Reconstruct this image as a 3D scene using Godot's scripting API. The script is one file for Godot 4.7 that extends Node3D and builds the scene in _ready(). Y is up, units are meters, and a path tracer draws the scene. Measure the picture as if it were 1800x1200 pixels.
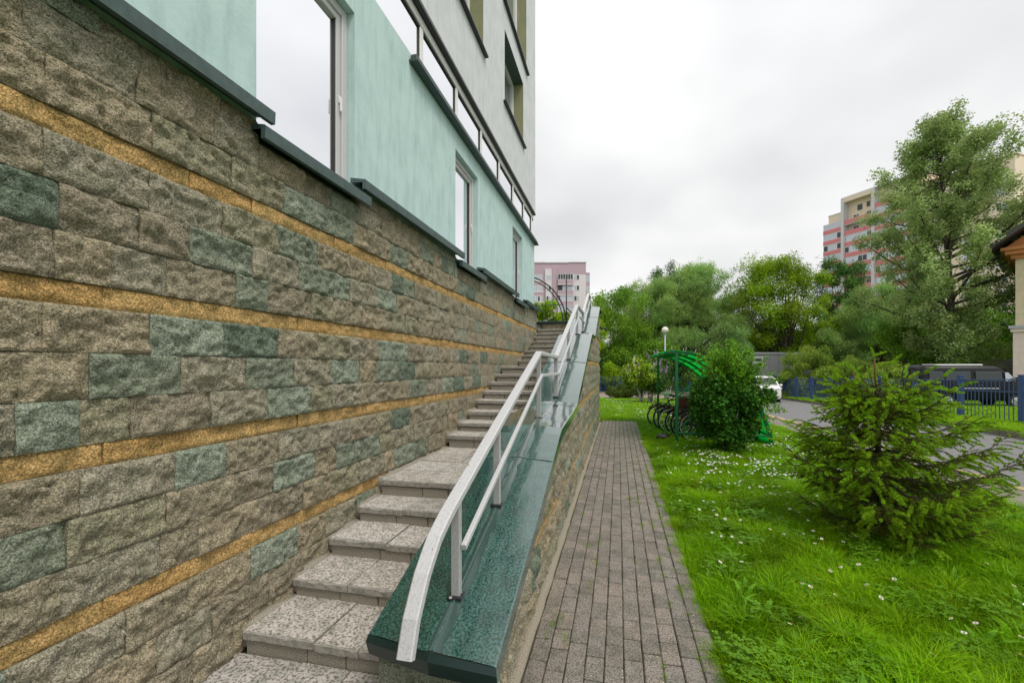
extends Node3D

# World: x to the right of the stair wall's direction, y up, forward along the wall is -z ("f" below is metres forward).
var rng := RandomNumberGenerator.new()
var used := {}
var M := {}
var nz := FastNoiseLite.new()
var nz2 := FastNoiseLite.new()
var cam: Camera3D

const STEPS := [[2.16, 0.15], [2.57, 0.268], [2.95, 0.39], [3.33, 0.512], [3.68, 0.645], [5.35, 0.80], [5.75, 0.905], [6.15, 1.02], [6.53, 1.145], [6.9, 1.27], [7.27, 1.395], [7.65, 1.52], [8.02, 1.66], [9.48, 1.80], [9.87, 1.915], [10.25, 2.03], [10.65, 2.155], [11.05, 2.285], [11.43, 2.42], [11.78, 2.545], [12.12, 2.67]]
const COPE := [[1.76, 0.45], [2.8, 0.748], [3.82, 1.075], [3.98, 1.115], [5.32, 1.185], [5.5, 1.215], [6.6, 1.585], [7.7, 1.945], [8.62, 2.255], [8.8, 2.285], [9.75, 2.31], [9.95, 2.36], [11.1, 2.79], [12.35, 3.24], [12.55, 3.28], [14.06, 3.33]]
const SX0 := -2.07
const SX1 := -1.07

func _ready():
	rng.seed = 4711
	nz.seed = 5
	nz.noise_type = FastNoiseLite.TYPE_SIMPLEX_SMOOTH
	nz.fractal_type = FastNoiseLite.FRACTAL_FBM
	nz.fractal_octaves = 4
	nz.frequency = 1.0
	nz2.seed = 9
	nz2.noise_type = FastNoiseLite.TYPE_CELLULAR
	nz2.frequency = 1.0
	setup_camera_and_light()
	rng.seed = 4711
	make_materials()
	rng.seed = 4748
	make_ground()
	rng.seed = 4785
	make_path()
	rng.seed = 4822
	make_building()
	rng.seed = 4859
	make_stairs()
	rng.seed = 4896
	make_side_wall()
	rng.seed = 4933
	make_railing()
	rng.seed = 4970
	make_stair_top()
	rng.seed = 5007
	make_far_buildings()
	rng.seed = 5044
	make_trees()
	rng.seed = 5081
	make_lawn()
	rng.seed = 5118
	make_spruce()
	rng.seed = 5155
	make_bushes()
	rng.seed = 5192
	make_shelter()
	rng.seed = 5229
	make_bikes()
	rng.seed = 5266
	make_fences()
	rng.seed = 5303
	make_vehicles()
	rng.seed = 5340
	make_small_things()

# ---------------------------------------------------------------- camera, sky, sun
func setup_camera_and_light():
	cam = Camera3D.new()
	cam.name = "camera"
	add_child(cam)
	cam.position = Vector3(0, 1.65, 0)
	cam.rotation = Vector3(0, atan2(187.0, 800.0), 0)
	cam.near = 0.05
	cam.far = 900.0
	cam.projection = Camera3D.PROJECTION_FRUSTUM
	cam.size = 0.05 * 1200.0 / 800.0
	cam.frustum_offset = Vector2(0, 0.05 * 45.0 / 800.0)
	cam.current = true
	var e := Environment.new()
	e.background_mode = Environment.BG_SKY
	e.tonemap_mode = Environment.TONE_MAPPER_LINEAR
	e.tonemap_exposure = 1.3
	e.sdfgi_enabled = true
	e.ssao_enabled = true
	e.ssil_enabled = true
	var sky := Sky.new()
	var pm := PanoramaSkyMaterial.new()
	pm.panorama = sky_texture()
	sky.sky_material = pm
	e.sky = sky
	e.background_energy_multiplier = 1.0
	var we := WorldEnvironment.new()
	we.name = "world_environment"
	we.environment = e
	add_child(we)
	var sun := DirectionalLight3D.new()
	sun.name = "overcast_sun"
	add_child(sun)
	sun.light_energy = 0.5
	sun.light_color = Color(1.0, 0.97, 0.92)
	sun.light_angular_distance = 24.0
	sun.shadow_enabled = true
	sun.rotation_degrees = Vector3(-58, 52, 0)

func sky_texture() -> ImageTexture:
	var n := FastNoiseLite.new()
	n.seed = 21
	n.noise_type = FastNoiseLite.TYPE_SIMPLEX_SMOOTH
	n.fractal_type = FastNoiseLite.FRACTAL_FBM
	n.fractal_octaves = 5
	n.frequency = 1.0
	var w := 512
	var h := 256
	var im := Image.create(w, h, false, Image.FORMAT_RGBF)
	for j in h:
		var el := PI * (0.5 - (j + 0.5) / h)
		for i in w:
			var az := TAU * (i + 0.5) / w
			var d := Vector3(cos(el) * cos(az), sin(el), cos(el) * sin(az))
			# a layer of cloud overhead: sample it where the direction meets the layer
			var k := 1.0 / (absf(d.y) + 0.22)
			var q := Vector3(d.x * k * 0.75, d.y * 0.6, d.z * k * 0.75)
			var c := n.get_noise_3d(q.x + 3.1, q.y, q.z - 1.7)
			var c2 := n.get_noise_3d(q.x * 2.4 - 7.0, q.y + 4.0, q.z * 2.4 + 2.0)
			var v := 0.635 + 0.40 * pow(maxf(d.y, 0.0), 2.0)
			var m := 1.0 + 0.27 * c + 0.13 * c2
			v *= m
			var t := clampf((1.0 - m) * 2.0, -0.2, 1.0)
			im.set_pixel(i, j, Color(v * (0.985 - 0.03 * t), v * (0.992 - 0.008 * t), v * (1.0 + 0.03 * t)))
	var srgb := Image.create(w, h, false, Image.FORMAT_RGBF)
	for j in h:
		for i in w:
			srgb.set_pixel(i, j, im.get_pixel(i, j))
	return ImageTexture.create_from_image(srgb)

# ---------------------------------------------------------------- naming helpers
func numbered(n: String) -> String:
	if not used.has(n):
		used[n] = 0
		return n
	used[n] += 1
	return "%s_%03d" % [n, used[n]]

func thing(n: String, label: String, cat: String, pos := Vector3.ZERO, turn := 0.0, group := "") -> Node3D:
	var o := Node3D.new()
	o.name = numbered(n)
	add_child(o, true)
	o.position = pos
	o.rotation.y = turn
	tag(o, label, cat, group)
	return o

func tag(o: Node, label: String, cat: String, group := "", kind := ""):
	if label != "":
		o.set_meta("label", label)
	if cat != "":
		o.set_meta("category", cat)
	if group != "":
		o.set_meta("group", group)
	if kind != "":
		o.set_meta("kind", kind)

var pcount := {}
func part(n: String, g, m: Material, parent: Node) -> MeshInstance3D:
	var o := MeshInstance3D.new()
	var key := str(parent.get_instance_id()) + n
	if pcount.has(key):
		pcount[key] += 1
		o.name = "%s_%03d" % [n, pcount[key]]
	else:
		pcount[key] = 0
		o.name = n
	o.mesh = fin(g)
	o.material_override = m
	parent.add_child(o, true)
	return o

func fin(g) -> Mesh:
	if g is SurfaceTool:
		g.generate_normals()
		g.index()
		return g.commit()
	return g

func struct(n: String, g, m: Material) -> MeshInstance3D:
	var o := MeshInstance3D.new()
	o.name = numbered(n)
	o.mesh = fin(g)
	o.material_override = m
	o.set_meta("kind", "structure")
	add_child(o, true)
	return o

func single(n: String, g, m: Material, label: String, cat: String, group := "", kind := "") -> MeshInstance3D:
	var o := MeshInstance3D.new()
	o.name = numbered(n)
	o.mesh = fin(g)
	o.material_override = m
	tag(o, label, cat, group, kind)
	add_child(o, true)
	return o

func scatter(n: String, mesh: Mesh, m: Material, xfs: Array, cols: Array, parent: Node) -> MultiMeshInstance3D:
	var mm := MultiMesh.new()
	mm.transform_format = MultiMesh.TRANSFORM_3D
	mm.use_colors = cols.size() > 0
	mm.mesh = mesh
	mm.instance_count = xfs.size()
	for i in xfs.size():
		mm.set_instance_transform(i, xfs[i])
		if cols.size() > 0:
			mm.set_instance_color(i, cols[i])
	var o := MultiMeshInstance3D.new()
	if parent == self:
		o.name = numbered(n)
	else:
		var key := str(parent.get_instance_id()) + n
		if pcount.has(key):
			pcount[key] += 1
			o.name = "%s_%03d" % [n, pcount[key]]
		else:
			pcount[key] = 0
			o.name = n
	o.multimesh = mm
	o.material_override = m
	o.set_meta("kind", "stuff")
	parent.add_child(o, true)
	return o

# ---------------------------------------------------------------- geometry helpers
func P(x: float, y: float, f: float) -> Vector3:
	return Vector3(x, y, -f)

func G(f: float) -> float:
	var t := clampf(f - 10.0, 0.0, 30.0)
	return -0.026 * t * t / (t + 4.0)

func ST() -> SurfaceTool:
	var st := SurfaceTool.new()
	st.begin(Mesh.PRIMITIVE_TRIANGLES)
	return st

func tri(st: SurfaceTool, a: Vector3, b: Vector3, c: Vector3):
	st.add_vertex(a)
	st.add_vertex(b)
	st.add_vertex(c)

func quad(st: SurfaceTool, a: Vector3, b: Vector3, c: Vector3, d: Vector3):
	tri(st, a, c, b)
	tri(st, a, d, c)

func box(st: SurfaceTool, lo: Vector3, hi: Vector3, xf := Transform3D.IDENTITY):
	st.set_smooth_group(-1)
	var v := []
	for k in 8:
		v.append(xf * Vector3(hi.x if k & 1 else lo.x, hi.y if k & 2 else lo.y, hi.z if k & 4 else lo.z))
	quad(st, v[0], v[2], v[3], v[1])
	quad(st, v[4], v[5], v[7], v[6])
	quad(st, v[0], v[4], v[6], v[2])
	quad(st, v[1], v[3], v[7], v[5])
	quad(st, v[0], v[1], v[5], v[4])
	quad(st, v[2], v[6], v[7], v[3])

# box with chamfered edges
func cbox(st: SurfaceTool, lo: Vector3, hi: Vector3, b: float, xf := Transform3D.IDENTITY):
	st.set_smooth_group(-1)
	var c := (lo + hi) * 0.5
	var h := (hi - lo) * 0.5
	var i := h - Vector3(b, b, b)
	for ax in 3:
		for s in [-1.0, 1.0]:
			var n := Vector3.ZERO
			n[ax] = s
			var u := Vector3.ZERO
			u[(ax + 1) % 3] = 1.0
			var w := Vector3.ZERO
			w[(ax + 2) % 3] = 1.0
			var p := c + n * h[ax]
			var ue: Vector3 = u * i[(ax + 1) % 3]
			var we: Vector3 = w * i[(ax + 2) % 3]
			if s > 0:
				quad(st, xf * (p - ue - we), xf * (p + ue - we), xf * (p + ue + we), xf * (p - ue + we))
			else:
				quad(st, xf * (p - ue - we), xf * (p - ue + we), xf * (p + ue + we), xf * (p + ue - we))
			# edges with the next axis
			for t in [-1.0, 1.0]:
				var n2: Vector3 = u * t
				var p1: Vector3 = c + n * h[ax] + n2 * i[(ax + 1) % 3]
				var p2: Vector3 = c + n * i[ax] + n2 * h[(ax + 1) % 3]
				var a1 := xf * (p1 - we)
				var a2 := xf * (p1 + we)
				var b1 := xf * (p2 - we)
				var b2 := xf * (p2 + we)
				if s * t > 0:
					quad(st, a1, b1, b2, a2)
				else:
					quad(st, a1, a2, b2, b1)
	for sx in [-1.0, 1.0]:
		for sy in [-1.0, 1.0]:
			for sz in [-1.0, 1.0]:
				var a: Vector3 = xf * (c + Vector3(sx * h.x, sy * i.y, sz * i.z))
				var bb: Vector3 = xf * (c + Vector3(sx * i.x, sy * h.y, sz * i.z))
				var d: Vector3 = xf * (c + Vector3(sx * i.x, sy * i.y, sz * h.z))
				if sx * sy * sz > 0:
					tri(st, a, d, bb)
				else:
					tri(st, a, bb, d)

func frame_of(dir: Vector3) -> Basis:
	var d := dir.normalized()
	var up := Vector3.UP if absf(d.y) < 0.95 else Vector3.RIGHT
	var x := up.cross(d).normalized()
	return Basis(x, d.cross(x).normalized(), d)

func tube(st: SurfaceTool, pts: Array, rad: Array, n := 8, cap := true):
	st.set_smooth_group(rng.randi_range(1, 1000000))
	var rings := []
	for k in pts.size():
		var d: Vector3
		if k == 0:
			d = pts[1] - pts[0]
		elif k == pts.size() - 1:
			d = pts[k] - pts[k - 1]
		else:
			d = (pts[k + 1] - pts[k]).normalized() + (pts[k] - pts[k - 1]).normalized()
		var b := frame_of(d)
		var r: float = rad[mini(k, rad.size() - 1)]
		var ring := PackedVector3Array()
		for i in n:
			var a := TAU * i / n
			ring.append(pts[k] + (b.x * cos(a) + b.y * sin(a)) * r)
		rings.append(ring)
	loft(st, rings, true, cap)

func loft(st: SurfaceTool, rings: Array, closed := true, cap := true):
	for k in rings.size() - 1:
		var a: PackedVector3Array = rings[k]
		var b: PackedVector3Array = rings[k + 1]
		var n := a.size()
		for i in (n if closed else n - 1):
			var j := (i + 1) % n
			quad(st, a[i], a[j], b[j], b[i])
	if cap:
		for q in [0, rings.size() - 1]:
			var r: PackedVector3Array = rings[q]
			var c := Vector3.ZERO
			for p in r:
				c += p
			c /= r.size()
			for i in r.size():
				if q == 0:
					tri(st, c, r[i], r[(i + 1) % r.size()])
				else:
					tri(st, c, r[(i + 1) % r.size()], r[i])

# square bar along points, width across (horizontal side) and height
func bar(st: SurfaceTool, pts: Array, w: float, h: float, side := Vector3.ZERO):
	st.set_smooth_group(-1)
	var rings := []
	for k in pts.size():
		var d: Vector3
		if k == 0:
			d = pts[1] - pts[0]
		elif k == pts.size() - 1:
			d = pts[k] - pts[k - 1]
		else:
			d = (pts[k + 1] - pts[k]).normalized() + (pts[k] - pts[k - 1]).normalized()
		d = d.normalized()
		var s := side
		if s == Vector3.ZERO:
			s = Vector3.UP.cross(d) if absf(d.y) < 0.98 else Vector3.RIGHT
		s = s.normalized()
		var u := d.cross(s).normalized()
		var g := 1.0
		if k > 0 and k < pts.size() - 1:
			g = 1.0 / maxf(0.5, d.dot((pts[k] - pts[k - 1]).normalized()))
		var c := minf(w, h) * 0.14
		var r := PackedVector3Array()
		for q in [[-1, -1, c, 0], [-1, -1, 0, c], [-1, 1, 0, -c], [-1, 1, c, 0], [1, 1, -c, 0], [1, 1, 0, -c], [1, -1, 0, c], [1, -1, -c, 0]]:
			r.append(pts[k] + s * (q[0] * w * 0.5 + q[2]) + u * ((q[1] * h * 0.5 + q[3]) * g))
		rings.append(r)
	loft(st, rings)

func ball(st: SurfaceTool, c: Vector3, r: Vector3, n := 12, m := 8):
	st.set_smooth_group(rng.randi_range(1, 1000000))
	var rings := []
	for j in m + 1:
		var t := PI * j / m
		var ring := PackedVector3Array()
		for i in n:
			var a := TAU * i / n
			ring.append(c + Vector3(sin(t) * cos(a) * r.x, -cos(t) * r.y, sin(t) * sin(a) * r.z))
		rings.append(ring)
	loft(st, rings, true, false)

func torus(st: SurfaceTool, c: Vector3, b: Basis, R: float, r: float, n := 28, m := 7, flat := 1.0, a0 := 0.0, a1 := TAU):
	st.set_smooth_group(rng.randi_range(1, 1000000))
	var rings := []
	for i in n + 1:
		var a := a0 + (a1 - a0) * i / n
		var o := b.x * cos(a) + b.y * sin(a)
		var ring := PackedVector3Array()
		for j in m:
			var q := TAU * j / m
			ring.append(c + o * (R + r * cos(q)) + b.z * (r * flat * sin(q)))
		rings.append(ring)
	loft(st, rings, true, absf(a1 - a0 - TAU) > 0.01)

func lerp_list(L: Array, f: float) -> float:
	if f <= L[0][0]:
		return L[0][1] + (f - L[0][0]) * (L[1][1] - L[0][1]) / (L[1][0] - L[0][0])
	for k in L.size() - 1:
		if f <= L[k + 1][0]:
			return lerpf(L[k][1], L[k + 1][1], (f - L[k][0]) / (L[k + 1][0] - L[k][0]))
	return L[-1][1]

# ---------------------------------------------------------------- materials
func lin(r: float, g: float, b: float) -> Color:
	return Color(r, g, b).linear_to_srgb()

func ntex(sd: int, freq: float, oct: int, stops: Array, size := 512, type := FastNoiseLite.TYPE_SIMPLEX_SMOOTH, frac := FastNoiseLite.FRACTAL_FBM) -> NoiseTexture2D:
	var n := FastNoiseLite.new()
	n.seed = sd
	n.noise_type = type
	n.frequency = freq
	n.fractal_type = frac
	n.fractal_octaves = oct
	n.fractal_gain = 0.55
	var t := NoiseTexture2D.new()
	t.width = size
	t.height = size
	t.seamless = true
	t.noise = n
	if stops.size() > 0:
		var g := Gradient.new()
		var offs := PackedFloat32Array()
		var cols := PackedColorArray()
		for s in stops:
			offs.append(s[0])
			cols.append(s[1])
		g.offsets = offs
		g.colors = cols
		t.color_ramp = g
	return t

func mat(n: String, c: Color, rough := 0.8, metal := 0.0) -> StandardMaterial3D:
	var m := StandardMaterial3D.new()
	m.resource_name = n
	m.albedo_color = c
	m.roughness = rough
	m.metallic = metal
	M[n] = m
	return m

func tri_map(m: StandardMaterial3D, scale: float, world := true):
	m.uv1_triplanar = true
	m.uv1_world_triplanar = world
	m.uv1_scale = Vector3(scale, scale, scale)
	m.uv1_triplanar_sharpness = 4.0

func bump(m: StandardMaterial3D, t: Texture2D, cm: float):
	m.heightmap_enabled = true
	m.heightmap_texture = t
	m.heightmap_scale = cm

func gray(v: float) -> Color:
	return Color(v, v, v)

func make_materials():
	var stone_tex := ntex(1, 0.045, 5, [[0.0, lin(0.22, 0.23, 0.19)], [0.33, lin(0.36, 0.38, 0.31)], [0.44, lin(0.60, 0.59, 0.51)], [0.53, lin(0.80, 0.74, 0.65)], [0.61, lin(0.96, 0.90, 0.83)], [0.68, lin(1.0, 1.0, 1.0)], [1.0, lin(1, 1, 1)]], 1024)
	stone_tex.noise.fractal_gain = 0.8
	var stone_h := ntex(2, 0.05, 4, [], 1024, FastNoiseLite.TYPE_CELLULAR)
	stone_h.noise.cellular_return_type = FastNoiseLite.RETURN_CELL_VALUE
	stone_h.noise.fractal_gain = 0.65
	stone_h.noise.domain_warp_enabled = true
	stone_h.noise.domain_warp_amplitude = 14.0
	stone_h.noise.domain_warp_frequency = 0.03
	var tone := ntex(4, 0.012, 5, [[0.0, lin(0.58, 0.60, 0.54)], [0.38, lin(0.72, 0.73, 0.65)], [0.5, lin(0.88, 0.86, 0.80)], [0.6, lin(1.0, 0.96, 0.90)], [1.0, lin(1, 1, 1)]], 1024)
	tone.noise.fractal_gain = 0.7
	var fine_h := ntex(3, 0.08, 4, [], 512)
	M.stone_tex = stone_tex
	var defs := {
		"stone_brown": [0.52, 0.475, 0.38], "stone_tan": [0.565, 0.505, 0.395], "stone_grey": [0.52, 0.50, 0.425], "stone_olive": [0.49, 0.48, 0.37], "stone_dark": [0.465, 0.425, 0.35],
		"stone_green": [0.385, 0.455, 0.39], "stone_green_pale": [0.47, 0.56, 0.50], "stone_green_dark": [0.25, 0.335, 0.285], "stone_yellow": [0.93, 0.63, 0.28], "stone_yellow_dark": [0.86, 0.56, 0.23]}
	for k in defs:
		var d = defs[k]
		var m := mat(k, lin(d[0] * 1.1, d[1] * 1.12, d[2] * 1.14), 0.88)
		m.albedo_texture = stone_tex
		bump(m, stone_h, 2.1)
		tri_map(m, 1.55)
		m.detail_enabled = true
		m.detail_albedo = tone
		m.detail_blend_mode = BaseMaterial3D.BLEND_MODE_MUL
		m.detail_uv_layer = BaseMaterial3D.DETAIL_UV_2
		m.uv2_triplanar = true
		m.uv2_world_triplanar = true
		m.uv2_scale = Vector3(0.62, 0.62, 0.62)
	var mortar := mat("mortar", lin(0.16, 0.15, 0.135), 0.95)
	mortar.albedo_texture = stone_tex
	tri_map(mortar, 3.0)
	# wet concrete: pale and dry between dark drops
	var drops := ntex(7, 0.034, 3, [[0.0, lin(0.27, 0.235, 0.20)], [0.385, lin(0.36, 0.32, 0.285)], [0.42, lin(0.78, 0.755, 0.725)], [0.62, lin(0.90, 0.88, 0.855)], [1.0, lin(1.0, 0.98, 0.96)]], 1024)
	drops.noise.fractal_gain = 0.7
	var drops_r := ntex(7, 0.034, 3, [[0.0, gray(0.45)], [0.385, gray(0.5)], [0.42, gray(0.9)], [1.0, gray(0.95)]], 1024)
	drops_r.noise.fractal_gain = 0.7
	for k in {"slab": [0.60, 1.0], "slab_warm": [0.52, 1.0], "slab_dark": [0.44, 1.0]}:
		var v: float = {"slab": 0.66, "slab_warm": 0.60, "slab_dark": 0.53}[k]
		var m := mat(k, lin(v, v * (0.99 if k == "slab_warm" else 1.0), v * (1.0 if k == "slab_warm" else 1.03)), 1.0)
		m.albedo_texture = drops
		m.roughness_texture = drops_r
		m.detail_enabled = true
		m.detail_albedo = tone
		m.detail_blend_mode = BaseMaterial3D.BLEND_MODE_MUL
		m.detail_uv_layer = BaseMaterial3D.DETAIL_UV_2
		m.uv2_triplanar = true
		m.uv2_world_triplanar = true
		m.uv2_scale = Vector3(0.7, 0.7, 0.7)
		bump(m, fine_h, 0.12)
		tri_map(m, 1.1)
	var riser := mat("riser", lin(0.385, 0.365, 0.33), 0.9)
	riser.albedo_texture = stone_tex
	bump(riser, fine_h, 0.3)
	tri_map(riser, 2.5)
	var edge := mat("slab_edge", lin(0.33, 0.318, 0.305), 0.85)
	edge.albedo_texture = tone
	bump(edge, fine_h, 0.15)
	tri_map(edge, 1.6)
	var pdrops := ntex(17, 0.05, 3, [[0.0, lin(0.30, 0.27, 0.24)], [0.40, lin(0.38, 0.34, 0.31)], [0.46, lin(0.78, 0.73, 0.68)], [0.7, lin(0.86, 0.80, 0.75)], [1.0, lin(0.95, 0.92, 0.88)]], 1024)
	var pv := [[0.335, 0.328, 0.325], [0.28, 0.275, 0.27], [0.352, 0.335, 0.325], [0.312, 0.31, 0.31]]
	for k in 4:
		var m := mat("paver%d" % k, lin(pv[k][0], pv[k][1], pv[k][2]), 0.8)
		m.albedo_texture = pdrops
		bump(m, fine_h, 0.15)
		tri_map(m, 1.35)
		m.detail_enabled = true
		m.detail_albedo = tone
		m.detail_blend_mode = BaseMaterial3D.BLEND_MODE_MUL
		m.detail_uv_layer = BaseMaterial3D.DETAIL_UV_2
		m.uv2_triplanar = true
		m.uv2_world_triplanar = true
		m.uv2_scale = Vector3(0.35, 0.35, 0.35)
	var joint := mat("joint", lin(0.085, 0.085, 0.05), 0.95)
	joint.albedo_texture = stone_tex
	tri_map(joint, 3.0)
	var gutter := mat("gutter", lin(0.38, 0.35, 0.30), 0.92)
	gutter.albedo_texture = stone_tex
	bump(gutter, fine_h, 0.4)
	tri_map(gutter, 2.0)
	# stucco
	var stain := ntex(31, 0.005, 7, [[0.0, lin(0.85, 0.89, 0.88)], [0.4, lin(0.94, 0.955, 0.955)], [0.58, lin(0.98, 0.99, 0.99)], [0.8, lin(1, 1, 1)], [1.0, lin(1, 1, 1)]], 1024)
	stain.noise.fractal_gain = 0.62
	var streak := ntex(33, 0.018, 4, [[0.0, lin(0.84, 0.86, 0.86)], [0.3, lin(0.93, 0.94, 0.94)], [0.42, lin(0.985, 0.985, 0.985)], [0.55, lin(1, 1, 1)], [1.0, lin(1, 1, 1)]], 1024)
	var grain := ntex(32, 0.10, 4, [], 512)
	for d in [["teal_stucco", [0.53, 0.70, 0.695]], ["grey_stucco", [0.68, 0.70, 0.73]], ["olive_stucco", [0.30, 0.30, 0.17]], ["cream_wall", [0.72, 0.60, 0.42]], ["lower_wall", [0.80, 0.66, 0.60]], ["orange_trim", [0.60, 0.24, 0.09]]]:
		var m := mat(d[0], lin(d[1][0], d[1][1], d[1][2]), 0.92)
		m.albedo_texture = stain
		bump(m, grain, 0.10)
		m.detail_enabled = true
		m.detail_albedo = streak
		m.detail_blend_mode = BaseMaterial3D.BLEND_MODE_MUL
		m.detail_uv_layer = BaseMaterial3D.DETAIL_UV_2
		m.uv2_triplanar = true
		m.uv2_world_triplanar = true
		m.uv2_scale = Vector3(0.42, 0.075, 0.42)
		tri_map(m, 0.42)
	# green sheet metal, wet
	var film := ntex(41, 0.046, 3, [[0.0, lin(0.003, 0.055, 0.040)], [0.485, lin(0.004, 0.062, 0.046)], [0.51, lin(0.038, 0.112, 0.097)], [0.65, lin(0.055, 0.135, 0.12)], [1.0, lin(0.075, 0.155, 0.14)]], 1024)
	var film_r := ntex(41, 0.046, 3, [[0.0, gray(0.07)], [0.485, gray(0.09)], [0.51, gray(0.20)], [1.0, gray(0.24)]], 1024)
	var film_h := ntex(41, 0.046, 3, [[0.0, gray(1.0)], [0.44, gray(0.85)], [0.52, gray(0.0)], [1.0, gray(0.0)]], 1024)
	for q in [film, film_r, film_h]:
		q.noise.fractal_gain = 0.6
	var wave := ntex(44, 0.004, 2, [], 512)
	var cm := mat("coping_metal", Color.WHITE, 1.0)
	cm.albedo_texture = film
	cm.roughness_texture = film_r
	cm.metallic_specular = 0.75
	cm.clearcoat_enabled = true
	cm.clearcoat = 1.0
	cm.clearcoat_roughness = 0.06
	bump(cm, film_h, 0.02)
	cm.detail_enabled = true
	cm.detail_albedo = ntex(45, 0.02, 5, [[0.0, lin(0.5, 0.55, 0.52)], [0.42, lin(0.72, 0.76, 0.74)], [0.55, lin(1, 1, 1)], [1.0, lin(1, 1, 1)]], 512)
	cm.detail_blend_mode = BaseMaterial3D.BLEND_MODE_MUL
	cm.detail_uv_layer = BaseMaterial3D.DETAIL_UV_2
	cm.uv2_triplanar = true
	cm.uv2_world_triplanar = true
	cm.uv2_scale = Vector3(1.3, 1.3, 0.7)
	tri_map(cm, 1.25)
	var wf := mat("coping_wet", lin(0.028, 0.068, 0.060), 0.14)
	wf.metallic_specular = 0.75
	wf.clearcoat_enabled = true
	wf.clearcoat_roughness = 0.06
	var sc := mat("sill_metal", lin(0.07, 0.115, 0.11), 0.42)
	sc.albedo_texture = ntex(42, 0.02, 4, [[0.0, lin(0.55, 0.6, 0.6)], [0.5, lin(0.8, 0.85, 0.85)], [1.0, lin(1, 1, 1)]], 512)
	bump(sc, wave, 0.3)
	tri_map(sc, 1.5)
	mat("coping_dark", lin(0.012, 0.03, 0.028), 0.3)
	mat("ledge_metal", lin(0.03, 0.06, 0.055), 0.4)
	var rail_tex := ntex(51, 0.06, 3, [[0.0, lin(0.74, 0.74, 0.75)], [0.33, lin(0.78, 0.78, 0.79)], [0.37, lin(0.94, 0.92, 0.92)], [1.0, lin(1, 1, 1)]], 512)
	var rp := mat("rail_paint", lin(0.59, 0.60, 0.62), 0.42)
	rp.albedo_texture = rail_tex
	bump(rp, rail_tex, 0.01)
	tri_map(rp, 2.2)
	var pp := mat("post_paint", lin(0.42, 0.43, 0.44), 0.45)
	pp.albedo_texture = rail_tex
	tri_map(pp, 2.2)
	mat("rust", lin(0.30, 0.14, 0.03), 0.9)
	var gl := mat("mirror_glass", lin(0.88, 0.89, 0.92), 0.04, 1.0)
	gl.metallic_specular = 0.5
	mat("dark_glass", lin(0.04, 0.05, 0.055), 0.05)
	mat("pale_glass", lin(0.46, 0.50, 0.54), 0.08, 0.7)
	mat("pvc_frame", lin(0.55, 0.55, 0.56), 0.4)
	mat("pvc_white", lin(0.78, 0.78, 0.78), 0.4)
	mat("gasket", lin(0.03, 0.03, 0.03), 0.6)
	mat("dark_metal", lin(0.02, 0.022, 0.025), 0.4)
	# ground
	var soil_tex := ntex(61, 0.02, 5, [[0.0, lin(0.5, 0.5, 0.4)], [1.0, lin(1, 1, 1)]], 512)
	var soil := mat("turf", lin(0.10, 0.17, 0.022), 0.95)
	soil.albedo_texture = soil_tex
	tri_map(soil, 0.9)
	var asphalt := mat("asphalt", lin(0.20, 0.195, 0.20), 0.75)
	asphalt.albedo_texture = ntex(62, 0.01, 6, [[0.0, lin(0.6, 0.6, 0.6)], [0.45, lin(0.85, 0.85, 0.85)], [1.0, lin(1, 1, 1)]], 1024)
	bump(asphalt, fine_h, 0.8)
	tri_map(asphalt, 0.35)
	var walk := mat("walkway", lin(0.36, 0.30, 0.27), 0.85)
	walk.albedo_texture = stone_tex
	tri_map(walk, 0.6)
	var kerb := mat("kerb_stone", lin(0.52, 0.43, 0.26), 0.85)
	kerb.albedo_texture = stone_tex
	tri_map(kerb, 1.5)
	var kd := mat("kerb_grey", lin(0.27, 0.25, 0.23), 0.85)
	kd.albedo_texture = stone_tex
	tri_map(kd, 1.5)
	# leaves and grass
	for d in [["leaf_lime", [0.26, 0.42, 0.02], 0.8], ["leaf_mid", [0.17, 0.34, 0.03], 0.75], ["leaf_deep", [0.085, 0.20, 0.04], 0.6], ["leaf_willow", [0.31, 0.48, 0.14], 0.8], ["leaf_willow_dark", [0.22, 0.36, 0.11], 0.7], ["leaf_poplar", [0.35, 0.46, 0.165], 0.8], ["leaf_bush", [0.055, 0.165, 0.02], 0.5], ["leaf_lilac", [0.25, 0.38, 0.03], 0.6], ["leaf_lilac_dark", [0.09, 0.175, 0.04], 0.5], ["leaf_hedge", [0.12, 0.18, 0.035], 0.5], ["leaf_fresh", [0.15, 0.34, 0.02], 0.65], ["leaf_round", [0.26, 0.39, 0.06], 0.6],
			["grass_blade", [0.19, 0.40, 0.004], 0.85], ["clover", [0.13, 0.29, 0.02], 0.65], ["needle_old", [0.085, 0.115, 0.02], 0.2], ["needle_new", [0.29, 0.48, 0.025], 0.55]]:
		var m := mat(d[0], lin(d[1][0], d[1][1], d[1][2]), 0.5)
		m.vertex_color_use_as_albedo = true
		m.backlight_enabled = true
		m.backlight = gray(d[2])
		m.metallic_specular = 0.2
	var bark := mat("bark", lin(0.10, 0.085, 0.07), 0.95)
	bark.albedo_texture = stone_tex
	bump(bark, stone_h, 0.8)
	tri_map(bark, 1.5)
	mat("bark_red", lin(0.17, 0.075, 0.035), 0.9)
	mat("bark_pale", lin(0.42, 0.40, 0.36), 0.9)
	mat("whitewash", lin(0.75, 0.75, 0.73), 0.9)
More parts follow.
